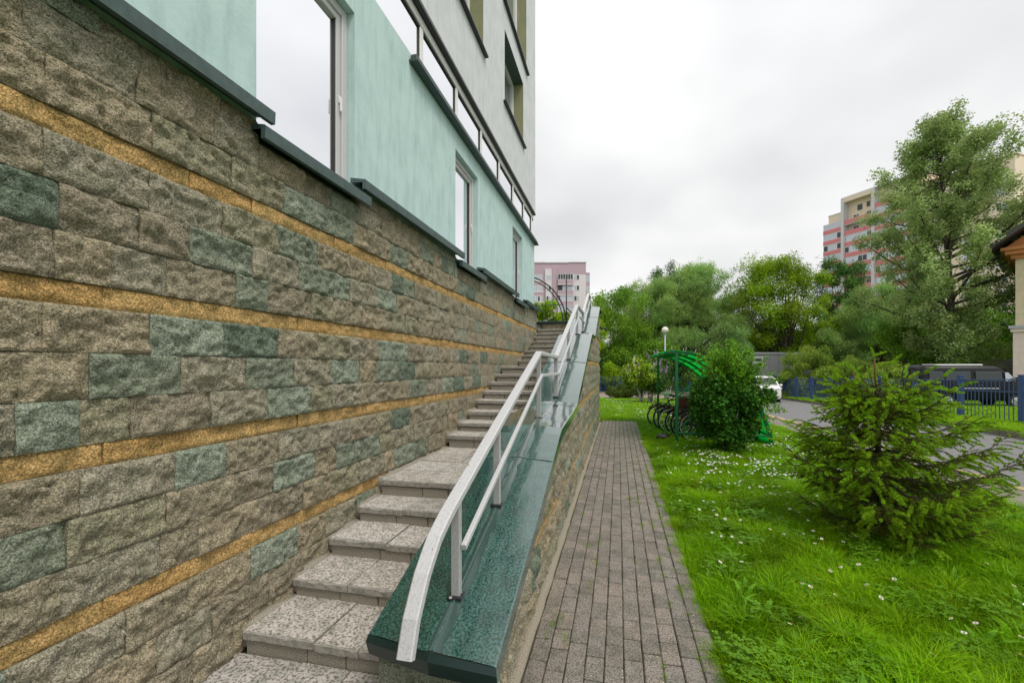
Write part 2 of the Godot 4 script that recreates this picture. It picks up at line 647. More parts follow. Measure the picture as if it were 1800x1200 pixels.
	for d in [["petal_white", [0.80, 0.79, 0.78]], ["petal_yellow", [0.75, 0.45, 0.02]], ["petal_pink", [0.80, 0.60, 0.62]], ["petal_lilac", [0.48, 0.28, 0.60]], ["petal_pale", [0.80, 0.66, 0.74]]]:
		var m := mat(d[0], lin(d[1][0], d[1][1], d[1][2]), 0.7)
		m.backlight_enabled = true
		m.backlight = gray(0.4)
	# shelter, vehicles, fence
	mat("green_paint", lin(0.004, 0.15, 0.048), 0.35)
	var poly := mat("green_sheet", lin(0.006, 0.21, 0.045), 0.55)
	poly.backlight_enabled = true
	poly.backlight = Color(0.04, 0.74, 0.26)
	poly.metallic_specular = 0.2
	mat("fence_blue", lin(0.03, 0.066, 0.19), 0.5)
	mat("car_white", lin(0.78, 0.78, 0.78), 0.25).clearcoat_enabled = true
	mat("van_dark", lin(0.009, 0.010, 0.012), 0.4).metallic_specular = 0.35
	mat("van_roof", lin(0.62, 0.62, 0.62), 0.5)
	mat("rubber", lin(0.015, 0.015, 0.015), 0.8)
	mat("chrome", lin(0.75, 0.75, 0.76), 0.15, 1.0)
	mat("black_plastic", lin(0.02, 0.02, 0.02), 0.5)
	mat("lamp_clear", lin(0.70, 0.72, 0.75), 0.1)
	mat("red_plastic", lin(0.35, 0.02, 0.02), 0.3)
	mat("orange_plastic", lin(0.8, 0.25, 0.02), 0.3)
	mat("globe", lin(0.80, 0.74, 0.66), 0.35)
	mat("pole_grey", lin(0.40, 0.42, 0.45), 0.5)
	mat("cabin_grey", lin(0.27, 0.275, 0.29), 0.5)
	mat("seat_red", lin(0.10, 0.03, 0.02), 0.7)
	mat("roof_sheet", lin(0.055, 0.05, 0.05), 0.6)
	mat("shed_grey", lin(0.36, 0.36, 0.37), 0.6)
	mat("skip_green", lin(0.01, 0.06, 0.05), 0.5)
	var lil := mat("lilac_wall", lin(0.48, 0.36, 0.42), 0.9)
	mat("lilac_pale", lin(0.70, 0.65, 0.68), 0.9)
	mat("tower_cream", lin(0.78, 0.66, 0.51), 0.9)
	mat("tower_pink", lin(0.68, 0.235, 0.25), 0.9)
	mat("tower_grey", lin(0.62, 0.62, 0.63), 0.9)
	mat("tower_orange", lin(0.62, 0.42, 0.27), 0.9)
	lil.metallic_specular = 0.3

# ---------------------------------------------------------------- ground, road, path
const NEAR_KERB := 5.2
func far_edge(f: float) -> float:
	return lerp_list([[-20, 8.6], [12.0, 9.75], [16.0, 10.15], [30.0, 11.5], [39.0, 12.15], [44.0, 12.3]], f)

func sheet(st: SurfaceTool, xs: Callable, f0: float, f1: float, step: float, dy: float):
	st.set_smooth_group(77)
	var f := f0
	while f < f1 - 0.001:
		var g := minf(f + step, f1)
		var a: Vector2 = xs.call(f)
		var b: Vector2 = xs.call(g)
		quad(st, P(a.x, G(f) + dy, f), P(a.y, G(f) + dy, f), P(b.y, G(g) + dy, g), P(b.x, G(g) + dy, g))
		f = g

func make_ground():
	var st := ST()
	# the lawn's soil up to the kerb, then the bed of the road and all that lies beyond
	var fs := [-60.0, -10.0, 0.0, 8.0]
	var f := 9.0
	while f <= 45.0:
		fs.append(f)
		f += 1.0
	fs += [60.0, 100.0, 200.0, 420.0]
	for k in fs.size() - 1:
		var a: float = fs[k]
		var b: float = fs[k + 1]
		quad(st, P(-300, G(a), a), P(NEAR_KERB, G(a), a), P(NEAR_KERB, G(b), b), P(-300, G(b), b))
		quad(st, P(NEAR_KERB, G(a), a), P(NEAR_KERB + 0.02, G(a) - 0.14, a), P(NEAR_KERB + 0.02, G(b) - 0.14, b), P(NEAR_KERB, G(b), b))
		quad(st, P(NEAR_KERB + 0.02, G(a) - 0.14, a), P(300, G(a) - 0.14, a), P(300, G(b) - 0.14, b), P(NEAR_KERB + 0.02, G(b) - 0.14, b))
	struct("ground", st, M.turf)
	st = ST()
	sheet(st, func(_q): return Vector2(NEAR_KERB + 0.1, 12.32), -12.0, 45.0, 1.0, -0.125)
	struct("road", st, M.asphalt)
	st = ST()
	sheet(st, func(q): return Vector2(far_edge(q) + 0.14, 70.0), -12.0, 45.0, 1.0, 0.0)
	struct("verge", st, M.turf)
	st = ST()
	sheet(st, func(_q): return Vector2(4.42, NEAR_KERB - 0.06), -6.0, 32.0, 1.0, 0.012)
	var wk := struct("sidewalk", st, M.joint)
	var pm := [M.paver0, M.paver2, M.paver1, M.paver3]
	var rest := {}
	for row in 130:
		for col in 7:
			var f0 := 4.0 + row * 0.2 + (0.1 if col % 2 else 0.0)
			var x0 := 4.425 + col * 0.102
			var b := ST()
			var y := G(f0) + rng.randf_range(-0.002, 0.002)
			cbox(b, P(x0 + 0.002, y - 0.03, f0 + 0.197), P(x0 + 0.1, y + 0.03, f0), 0.004)
			var m = pm[rng.randi() % 4]
			if f0 < 12.3 and f0 > 6.0:
				part("paver", b, m, wk)
			else:
				if not rest.has(m):
					rest[m] = []
				rest[m].append(b)
	merge_parts("far_paver", rest, wk)
	# kerbs: single stones a metre long
	var kr := thing("near_kerb", "", "")
	kr.set_meta("kind", "structure")
	f = 2.0
	while f < 32.0:
		st = ST()
		cbox(st, P(-0.07, -0.3, 0.985), P(0.08, 0.045, 0.0), 0.012, Transform3D(Basis(Vector3.RIGHT, -atan((G(f + 1) - G(f)) * -1.0) * -1.0), P(NEAR_KERB + 0.02, G(f), f)))
		part("kerb_stone", st, M.kerb_stone, kr)
		f += 1.0
	kr = thing("far_kerb", "", "")
	kr.set_meta("kind", "structure")
	f = 8.0
	while f < 42.0:
		st = ST()
		st.set_smooth_group(-1)
		var x0 := far_edge(f)
		var x1 := far_edge(f + 0.985)
		var lo := -0.3
		for q in [[0.0, lo, 0.0, 0.02], [0.0, 0.02, 0.14, 0.03], [0.14, 0.03, 0.15, lo]]:
			quad(st, P(x0 + q[0], G(f) + q[1], f), P(x0 + q[2], G(f) + q[3], f), P(x1 + q[2], G(f + 0.985) + q[3], f + 0.985), P(x1 + q[0], G(f + 0.985) + q[1], f + 0.985))
		quad(st, P(x0, G(f) + lo, f), P(x0, G(f) + 0.02, f), P(x0 + 0.14, G(f) + 0.03, f), P(x0 + 0.14, G(f) + lo, f))
		part("kerb_stone", st, M.kerb_grey, kr)
		f += 1.0
	# the cross path beyond the lawn, with a low reddish edge in front of the fence
	st = ST()
	sheet(st, func(_q): return Vector2(-40.0, 5.1), 32.5, 41.8, 1.0, 0.012)
	struct("cross_path", st, M.walkway)
	st = ST()
	box(st, P(-40, G(42) - 0.2, 42.2), P(9.6, G(42) + 0.12, 42.0))
	struct("cross_kerb", st, M.kerb_grey)

func merge_parts(n: String, by_mat: Dictionary, parent: Node):
	if by_mat.is_empty():
		return
	var am := ArrayMesh.new()
	var mats := []
	for m in by_mat:
		var st := ST()
		for b in by_mat[m]:
			var me: Mesh = b if b is Mesh else fin(b)
			st.append_from(me, 0, Transform3D.IDENTITY)
		st.commit(am)
		mats.append(m)
	for i in mats.size():
		am.surface_set_material(i, mats[i])
	var o := MeshInstance3D.new()
	o.name = n
	o.mesh = am
	o.set_meta("kind", "stuff")
	parent.add_child(o, true)

func make_path():
	var st := ST()
	sheet(st, func(_q): return Vector2(-2.2, 0.545), -3.0, 2.2, 1.0, 0.006)
	sheet(st, func(_q): return Vector2(-0.6, 0.545), 2.2, 14.6, 0.7, 0.006)
	var base := struct("paved_path", st, M.joint)
	var rest := {}
	var count := 0
	for pass_n in 2:
		for row in 82:
			for col in 26:
				var x0 := 0.445 - col * 0.1035
				var f0 := -1.6 + row * 0.2 + (0.1 if col % 2 else 0.0) + 0.013 * (col % 3)
				var left := x0 < -0.58
				if left:
					continue
				if f0 + 0.2 > 14.75:
					continue
				var seen: bool = f0 > 2.0 and f0 < 7.9 and not left
				if left and f0 > 1.0 and x0 < -1.05:
					seen = true
				if seen != (pass_n == 0):
					continue
				var b := ST()
				var y := G(f0 + 0.1) + rng.randf_range(-0.0025, 0.0025)
				var tl := Transform3D(Basis(Vector3.UP, rng.randf_range(-0.012, 0.012)) * Basis(Vector3.RIGHT, rng.randf_range(-0.012, 0.012)) * Basis(Vector3.BACK, rng.randf_range(-0.025, 0.025)), P(x0 + 0.05 + rng.randf_range(-0.0015, 0.0015), y, f0 + 0.1 + rng.randf_range(-0.004, 0.004)))
				cbox(b, Vector3(-0.0495, -0.04, -0.096), Vector3(0.0495, 0.024, 0.096), 0.006, tl)
				var m = M["paver%d" % (rng.randi() % 4)]
				if seen and count < 300:
					count += 1
					part("paver", b, m, base)
				else:
					if not rest.has(m):
						rest[m] = []
					rest[m].append(b)
	merge_parts("far_paver", rest, base)
	# bigger slabs at the foot of the stairs
	for row in 5:
		for col in 3:
			var w: float = [0.42, 0.30, 0.42][(col + row) % 3]
			var x: float = -2.11 + [0.0, [0.42, 0.30, 0.42][row % 3], [0.42, 0.30, 0.42][row % 3] + [0.42, 0.30, 0.42][(1 + row) % 3]][col]
			var b := ST()
			cbox(b, Vector3(0, -0.06, -0.393), Vector3(w - 0.006, 0.03, 0), 0.006, Transform3D(Basis(Vector3.BACK, rng.randf_range(-0.01, 0.01)), P(x, rng.randf_range(-0.004, 0.004), 1.78 - row * 0.4)))
			part("foot_slab", b, M[["slab_dark", "slab_warm", "slab_dark"][rng.randi() % 3]], base)

# ---------------------------------------------------------------- split-face stone
# One rough block: (o) lower corner, along u by l, up to top(uu), its face out along n.
func rock(o: Vector3, u: Vector3, n: Vector3, l: float, top: Callable, nx: int, ny: int, amp: float, push: float, sd: float) -> SurfaceTool:
	var st := ST()
	st.set_smooth_group(5)
	var g := []
	for j in ny + 1:
		var row := []
		for i in nx + 1:
			var uu := l * i / nx
			var h: float = top.call(uu)
			var v := h * j / ny
			var q := Vector3(uu * 1.0 + sd * 3.7, v, sd)
			var e := minf(minf(uu, l - uu), minf(v, h - v))
			var edge := clampf(e / 0.011, 0.0, 1.0)
			var rough := nz.get_noise_3d(q.x * 5.5, q.y * 7.5, q.z * 9.0) * 1.1 + nz.get_noise_3d(q.x * 17.0, q.y * 20.0, q.z * 9.0 + 40.0) * 0.75
			rough -= maxf(0.0, absf(nz.get_noise_3d(q.x * 9.0 + q.y * 5.0, q.y * 9.0, q.z * 3.0 + 10.0)) - 0.28) * 1.6
			rough += absf(nz.get_noise_3d(q.x * 3.2 + q.y * 4.0, q.y * 3.0, q.z * 5.0 + 90.0)) * 0.9
			var d := push + amp * (rough * (0.62 + 0.38 * edge) + 0.35) * (0.7 + 0.3 * edge) - 0.004 * (1.0 - edge)
			var jit := 0.0
			if i > 0 and i < nx and j > 0 and j < ny:
				jit = nz.get_noise_3d(q.x * 60.0, q.y * 60.0, 7.0) * l / nx * 0.5
			row.append(o + u * (uu + jit) + Vector3.UP * v + n * d)
		g.append(row)
	for j in ny:
		for i in nx:
			var a: Vector3 = g[j][i]
			var b: Vector3 = g[j][i + 1]
			var c: Vector3 = g[j + 1][i + 1]
			var d: Vector3 = g[j + 1][i]
			if (i + j) % 2:
				tri(st, a, c, b)
				tri(st, a, d, c)
			else:
				tri(st, a, d, b)
				tri(st, d, c, b)
	# sides back into the wall
	st.set_smooth_group(-1)
	var rim := []
	for i in nx:
		rim.append(g[0][i])
	for j in ny:
		rim.append(g[j][nx])
	for i in nx:
		rim.append(g[ny][nx - i])
	for j in ny:
		rim.append(g[ny - j][0])
	for k in rim.size():
		var a: Vector3 = rim[k]
		var b: Vector3 = rim[(k + 1) % rim.size()]
		var a2 := a - n * (n.dot(a - o) + 0.05)
		var b2 := b - n * (n.dot(b - o) + 0.05)
		quad(st, a2, b2, b, a)
	return st

func pick_stone(green: float) -> String:
	var r := rng.randf()
	if r < green:
		return ["stone_green", "stone_green_pale", "stone_green", "stone_green_dark"][rng.randi() % 4]
	return ["stone_brown", "stone_tan", "stone_grey", "stone_olive", "stone_grey", "stone_brown", "stone_dark"][rng.randi() % 7]

const WX := -2.095
# green blocks seen near by: [f, y, tone]
const GREENS := [[1.25, 2.21, "stone_green_dark"], [1.9, 2.2, "stone_green"], [2.35, 2.02, "stone_green"], [2.2, 1.86, "stone_green_dark"], [1.2, 1.46, "stone_green_pale"], [2.02, 1.8, "stone_green_pale"], [1.98, 1.06, "stone_green_pale"], [2.55, 1.42, "stone_green_pale"], [1.2, 0.95, "stone_green"], [1.15, 0.5, "stone_green_pale"], [2.6, 2.5, "stone_green"], [2.72, 2.72, "stone_green_pale"], [1.1, 3.05, "stone_green"], [2.7, 0.92, "stone_green_pale"], [3.1, 0.9, "stone_green"], [2.45, 0.55, "stone_green_pale"], [4.0, 2.2, "stone_green_pale"], [4.3, 2.4, "stone_green"], [3.15, 1.55, "stone_green_pale"], [3.95, 1.75, "stone_green_pale"]]

const LOWS := [[2.31, 3.37], [5.76, 6.79], [9.2, 10.24]]
func wall_top(f: float) -> float:
	for w in LOWS:
		if f > w[0] and f < w[1]:
			return 2.99
	return 3.115

func make_building():
	var b := thing("apartment_building", "near apartment block with rough stone base, teal plaster and grey upper storeys", "building", P(0, 0, 0))
	# the body behind the stone, as a solid core
	var st := ST()
	box(st, P(-13, -0.4, 11.84), P(WX - 0.035, 3.02, -8))
	part("plinth_core", st, M.mortar, b)
	# courses
	var rows := []
	for k in range(-1, 5):
		var t := 0.675 + 0.657 * k
		rows.append([t - 0.094, t, true])
		for c in 3:
			rows.append([t + c * 0.1877, t + (c + 1) * 0.1877, false])
	var blocks := []
	for row in rows:
		if row[1] < 0.02 or row[0] > 3.1:
			continue
		var f := -0.6 + rng.randf_range(0.0, 0.4)
		if row[2]:
			f = -0.526
		while f < 11.88:
			var l: float = 0.4 if rng.randf() < 0.62 else [0.2, 0.3, 0.25][rng.randi() % 3]
			if row[2]:
				l = 0.4
			l = minf(l, 11.9 - f)
			if l < 0.05:
				break
			if row[1] > 3.0:
				for w in LOWS:
					for c in w:
						if c > f + 0.03 and c < f + l:
							l = c - f
			blocks.append([f, l, row[0], row[1], row[2]])
			f += l
	var list := []
	for q in blocks:
		var f: float = q[0]
		var l: float = q[1]
		var top := minf(wall_top(f + 0.02), wall_top(f + l - 0.02))
		if wall_top(f + l * 0.5) < 3.0 or top > 3.0:
			top = wall_top(f + l * 0.5)
		var hi := minf(q[3], top)
		if hi - q[2] < 0.02:
			continue
		# how much of the picture it fills; hidden behind the stairs counts nothing
		var z := maxf(0.4, (f + l * 0.5) * 0.9737 + 2.1 * 0.2277)
		var low := stair_height(f + l * 0.5)
		var size := l * (hi - maxf(q[2], low)) / (z * z) * (2.1 / sqrt(4.4 + f * f))
		if f < 0.75:
			size = 0.0
		list.append([size, q, hi])
	list.sort_custom(func(x, y): return x[0] > y[0])
	var rest := {}
	var n := {}
	for e in list:
		var q = e[1]
		var f: float = q[0]
		var l: float = q[1] - 0.002
		var h: float = e[2] - q[2] - 0.002
		var name_: String = "yellow_stone_block" if q[4] else "stone_block"
		var ms := ""
		if q[4]:
			ms = "stone_yellow" if rng.randf() < 0.7 else "stone_yellow_dark"
		else:
			ms = pick_stone(0.05 if f < 3.2 else 0.22)
			for gr in GREENS:
				if gr[0] > f and gr[0] < f + q[1] and gr[1] > q[2] and gr[1] < e[2]:
					ms = gr[2]
		var near := clampf(2.8 / maxf(0.5, f), 0.22, 1.0)
		var nx := maxi(4, int(l * 84 * near))
		var ny := maxi(3, int(h * 84 * near))
		if e[0] <= 0.0005:
			nx = 4
			ny = 3
		var push := rng.randf_range(-0.006, 0.006) + (-0.012 if q[4] else 0.0)
		var hh := h
		var me := fin(rock(P(WX - 0.012, q[2] + 0.001, f + 0.001), Vector3(0, 0, -1), Vector3.RIGHT, l, func(_u): return hh, nx, ny, 0.013 if q[4] else 0.026, push, rng.randf() * 50.0))
		var kind: String = name_
		n[kind] = n.get(kind, 0) + 1
		if n[kind] <= 300 and e[0] > 0.0:
			part(kind, me, M[ms], b)
		else:
			if not rest.has(M[ms]):
				rest[M[ms]] = []
			rest[M[ms]].append(me)
	merge_parts("distant_stone_block", rest, b)
	# stone on the end of the base, round the corner
	for row in rows:
		if row[1] < 2.0 or row[0] > 3.1:
			continue
		var x := WX - 0.02
		while x > -5.0:
			var hh: float = minf(row[1], 3.115) - row[0] - 0.003
			if hh > 0.02:
				part("end_stone_block", rock(P(x, row[0], 11.85), Vector3.LEFT, Vector3(0, 0, -1), 0.397, func(_u): return hh, 6, 3, 0.02, 0.0, rng.randf() * 50.0), M.stone_yellow if row[2] else M[pick_stone(0.2)], b)
			x -= 0.4
	# metal sills that cap the base; lower ones under the windows
	for c in [[-1.5, 2.33, 3.10], [2.25, 3.42, 2.985], [3.33, 5.79, 3.10], [5.7, 6.84, 2.985], [6.75, 9.24, 3.10], [9.15, 10.3, 2.985], [10.2, 11.93, 3.10]]:
		st = ST()
		st.set_smooth_group(-1)
		var y: float = c[2]
		var low: bool = y < 3.0
		var xb := -2.27 if low else -2.14
		var rings := []
		for f in [c[0], c[1]]:
			rings.append(PackedVector3Array([P(-2.002, y, f), P(-1.998, y + 0.072, f), P(-2.006, y + 0.078, f), P(xb, y + 0.078 + (-1.99 - xb) * 0.16, f), P(xb, y + 0.06, f), P(-2.03, y + 0.056, f), P(-2.03, y, f)]))
		loft(st, rings)
		part("sill_cap", st, M.sill_metal, b)
	# teal storey, built as piers and lintels round three openings
	var TX := -2.13
	var wins := [[2.324, 3.377], [5.775, 6.77], [9.17, 10.15]]
	var top := 4.585
	var segs := []
	var last := -8.0
	for w in wins:
		segs.append([last, w[0]])
		last = w[1]
	segs.append([last, 11.66])
	for s in segs:
		st = ST()
		box(st, P(-2.20, 2.95, s[1]), P(TX, 4.95, s[0]))
		part("teal_wall", st, M.teal_stucco, b)
	for w in wins:
		st = ST()
		box(st, P(-2.198, top, w[1] - 0.001), P(TX - 0.002, 4.948, w[0] + 0.001))
		box(st, P(-2.40, 2.955, w[0] - 0.051), P(-2.2005, 4.945, w[0] - 0.15))
		box(st, P(-2.40, 2.955, w[1] + 0.12), P(-2.2005, 4.945, w[1] + 0.001))
		box(st, P(-2.40, top + 0.001, w[1] + 0.0005), P(-2.2005, 4.944, w[0] - 0.0505))
		part("teal_lintel", st, M.teal_stucco, b)
		st = ST()
		box(st, P(-2.42, 2.93, w[1] + 0.02), P(-2.28, 3.06, w[0] - 0.02))
		part("teal_apron", st, M.teal_stucco, b)
		window(b, w[0] - 0.05, w[1], 3.055, top, -2.24, 1)
	st = ST()
	box(st, P(-12.9, 2.95, 11.66), P(-2.41, 4.95, 11.45))
	box(st, P(-12.9, 2.96, -7.8), P(-2.6, 4.94, -8.0))
	box(st, P(-2.75, 3.0, 11.4), P(-2.7, 4.9, -7.9))
	part("inner_wall", st, M.teal_stucco, b)
	# strip of glazing over it, with its ledge
	st = ST()
	cbox(st, P(-2.2, 4.835, 11.78), P(-2.03, 4.865, 4.38), 0.006)
	cbox(st, P(-2.12, 4.866, 11.76), P(-2.05, 4.925, 4.40), 0.006)
	part("ledge", st, M.ledge_metal, b)
	var mu := [-7.7, -6.6, -5.46, -4.33, -3.2, -2.07, -0.94, 0.19, 1.32, 2.45, 3.582, 4.712, 5.842, 6.975, 8.105, 9.235, 10.33, 11.3]
	for k in mu.size() - 1:
		st = ST()
		box(st, P(-2.17, 4.93, mu[k + 1] - 0.05), P(-2.155, 5.40, mu[k] + 0.03))
		part("glass_panel", st, M.mirror_glass, b)
	for m in mu:
		st = ST()
		cbox(st, P(-2.2, 4.93, m + 0.03), P(-2.128, 5.42, m - 0.05), 0.008)
		part("mullion", st, M.pvc_white, b)
		st = ST()
		box(st, P(-2.16, 4.95, m - 0.051), P(-2.142, 5.40, m - 0.064))
		part("gasket", st, M.gasket, b)
	st = ST()
	cbox(st, P(-2.2, 5.40, 11.5), P(-2.135, 5.425, -8), 0.004)
	part("top_gasket", st, M.gasket, b)
	st = ST()
	cbox(st, P(-2.25, 5.426, 11.52), P(-2.125, 5.53, -8), 0.008)
	part("strip_frame", st, M.pvc_white, b)
	st = ST()
	box(st, P(-2.8, 4.93, 11.52), P(-2.205, 5.60, 11.3))
	box(st, P(-2.8, 4.93, 11.3), P(-2.4, 5.60, -8))
	part("strip_backing", st, M.grey_stucco, b)
	st = ST()
	cbox(st, P(-2.3, 5.531, 11.5), P(-2.06, 5.575, -8), 0.006)
	part("drip_edge", st, M.dark_metal, b)
	# grey storeys with openings
	var GX := -2.06
	var ups := []
	for s in 4:
		var y0 := 6.545 + s * 2.9
		if s % 2 == 0:
			ups.append([5.1, 6.84, y0, y0 + 1.45])
			ups.append([8.22, 9.92, y0, y0 + 1.40])
		else:
			ups.append([5.1, 6.84, y0 - 0.1, y0 + 1.45])
			ups.append([8.1, 10.27, 8.40, 10.9])
		ups.append([1.0, 2.7, y0, y0 + 1.4])
		ups.append([-3.4, -1.7, y0, y0 + 1.4])
	# columns of wall between window columns
	var cols := [[-3.4, -1.7], [1.0, 2.7], [5.1, 6.84], [8.1, 10.27]]
	last = -8.0
	for c in cols:
		st = ST()
		box(st, P(-2.5, 5.576, c[0]), P(GX, 18.0, last))
		part("grey_wall", st, M.grey_stucco, b)
		last = c[1]
	st = ST()
	box(st, P(-2.5, 5.576, 11.42), P(GX, 18.0, last))
	part("grey_wall", st, M.grey_stucco, b)
	for c in cols:
		var y := 5.576
		for w in ups:
			if w[0] < c[0] - 0.3 or w[1] > c[1] + 0.3 or w[2] < y:
				continue
			st = ST()
			box(st, P(-2.5, y, c[1] - 0.001), P(GX - 0.002, w[2], c[0] + 0.001))
			if w[0] > c[0]:
				box(st, P(-2.5, w[2], w[0]), P(GX - 0.002, w[3], c[0] + 0.001))
			if w[1] < c[1]:
				box(st, P(-2.5, w[2], c[1] - 0.001), P(GX - 0.002, w[3], w[1]))
			part("grey_spandrel", st, M.grey_stucco, b)
			y = w[3]
			upper_window(b, w)
		st = ST()
		box(st, P(-2.5, y, c[1] - 0.001), P(GX - 0.002, 18.0, c[0] + 0.001))
		part("grey_spandrel", st, M.grey_stucco, b)
	st = ST()
	box(st, P(-12.9, 5.58, 11.42), P(-2.51, 18.0, 11.2))
	box(st, P(-12.9, 5.58, -7.8), P(-2.51, 18.0, -8.0))
	box(st, P(-12.95, -0.4, 11.6), P(-12.7, 18.0, -8.0))
	box(st, P(-12.95, 18.001, 11.45), P(-2.05, 18.2, -8.0))
	box(st, P(-2.75, 5.6, 11.1), P(-2.7, 18.0, -7.9))
	part("rear_wall", st, M.grey_stucco, b)

func window(b: Node3D, f0: float, f1: float, y0: float, y1: float, x: float, _k: int):
	var st := ST()
	var w := 0.075
	cbox(st, P(x - 0.03, y0, f0 + w), P(x + 0.045, y1, f0), 0.006)
	cbox(st, P(x - 0.03, y0, f1), P(x + 0.045, y1, f1 - w), 0.006)
	cbox(st, P(x - 0.03, y1 - w, f1 - w), P(x + 0.043, y1, f0 + w), 0.006)
	cbox(st, P(x - 0.03, y0, f1 - w), P(x + 0.043, y0 + w, f0 + w), 0.006)
	var fr := part("window", st, M.pvc_frame, b)
	st = ST()
	var s := 0.05
	cbox(st, P(x - 0.02, y0 + w, f0 + w + s), P(x + 0.028, y1 - w, f0 + w), 0.005)
	cbox(st, P(x - 0.02, y0 + w, f1 - w), P(x + 0.028, y1 - w, f1 - w - s), 0.005)
	cbox(st, P(x - 0.02, y1 - w - s, f1 - w - s), P(x + 0.026, y1 - w, f0 + w + s), 0.005)
	cbox(st, P(x - 0.02, y0 + w, f1 - w - s), P(x + 0.026, y0 + w + s, f0 + w + s), 0.005)
	part("sash", st, M.pvc_frame, fr)
	st = ST()
	var g := w + s
	for q in [[f0 + g, f0 + g + 0.008], [f1 - g - 0.008, f1 - g]]:
		box(st, P(x - 0.005, y0 + g, q[1]), P(x + 0.012, y1 - g, q[0]))
	part("gasket", st, M.gasket, fr)
	st = ST()
	box(st, P(x - 0.02, y0 + g, f1 - g), P(x - 0.006, y1 - g, f0 + g))
	part("pane", st, M.mirror_glass, fr)
	st = ST()
	cbox(st, P(x + 0.0281, (y0 + y1) * 0.5 - 0.03, f1 - w - 0.012), P(x + 0.04, (y0 + y1) * 0.5 + 0.03, f1 - w - 0.035), 0.004)
	cbox(st, P(x + 0.0401, (y0 + y1) * 0.5 - 0.1, f1 - w - 0.014), P(x + 0.055, (y0 + y1) * 0.5 + 0.012, f1 - w - 0.032), 0.004)
	part("handle", st, M.pvc_white, fr)

func upper_window(b: Node3D, w: Array):
	var x := -2.32
	var st := ST()
	var f0: float = w[0]
	var f1: float = w[1]
	var y0: float = w[2]
	var y1: float = w[3]
	var t := 0.06
	var mid := (f0 + f1) * 0.5
	for q in [f0, mid - t * 0.5, f1 - t]:
		cbox(st, P(x - 0.03, y0, q + t), P(x + 0.04, y1, q), 0.006)
	for q in [[f0 + t, mid - t * 0.5], [mid + t * 0.5, f1 - t]]:
		cbox(st, P(x - 0.03, y0, q[1]), P(x + 0.038, y0 + t, q[0]), 0.006)
		cbox(st, P(x - 0.03, y1 - t, q[1]), P(x + 0.038, y1, q[0]), 0.006)
	var fr := part("window", st, M.pvc_white, b)
	for q in [[f0 + t, mid - t * 0.5], [mid + t * 0.5, f1 - t]]:
		st = ST()
		box(st, P(x - 0.012, y0 + t, q[1]), P(x + 0.002, y1 - t, q[0]))
		part("pane", st, M.pale_glass, fr)
	st = ST()
	box(st, P(-2.5, y0 - 0.05, f1 - 0.002), P(-2.4, y1 + 0.05, f0 + 0.002))
	part("lining", st, M.gasket, fr)
	# painted reveals and a thin metal sill
	st = ST()
	box(st, P(-2.35, y0 + 0.03, f1 - 0.0005), P(-2.0615, y1 - 0.004, f1 - 0.004))
	box(st, P(-2.35, y0 + 0.03, f0 + 0.004), P(-2.0615, y1 - 0.004, f0 + 0.0005))
	part("reveal", st, M.olive_stucco, fr)
	st = ST()
	box(st, P(-2.35, y1 - 0.0035, f1 - 0.004), P(-2.0625, y1 - 0.0005, f0 + 0.004))
	part("soffit", st, M.sill_metal, fr)
	st = ST()
	cbox(st, P(-2.34, y0 - 0.002, f1 + 0.1), P(-2.0, y0 + 0.028, f0 - 0.1), 0.004)
	part("sill", st, M.dark_metal, fr)

# ---------------------------------------------------------------- the stairs
func stair_height(f: float) -> float:
	var y := 0.0
	for s in STEPS:
		if f >= s[0]:
			y = s[1]
	return y

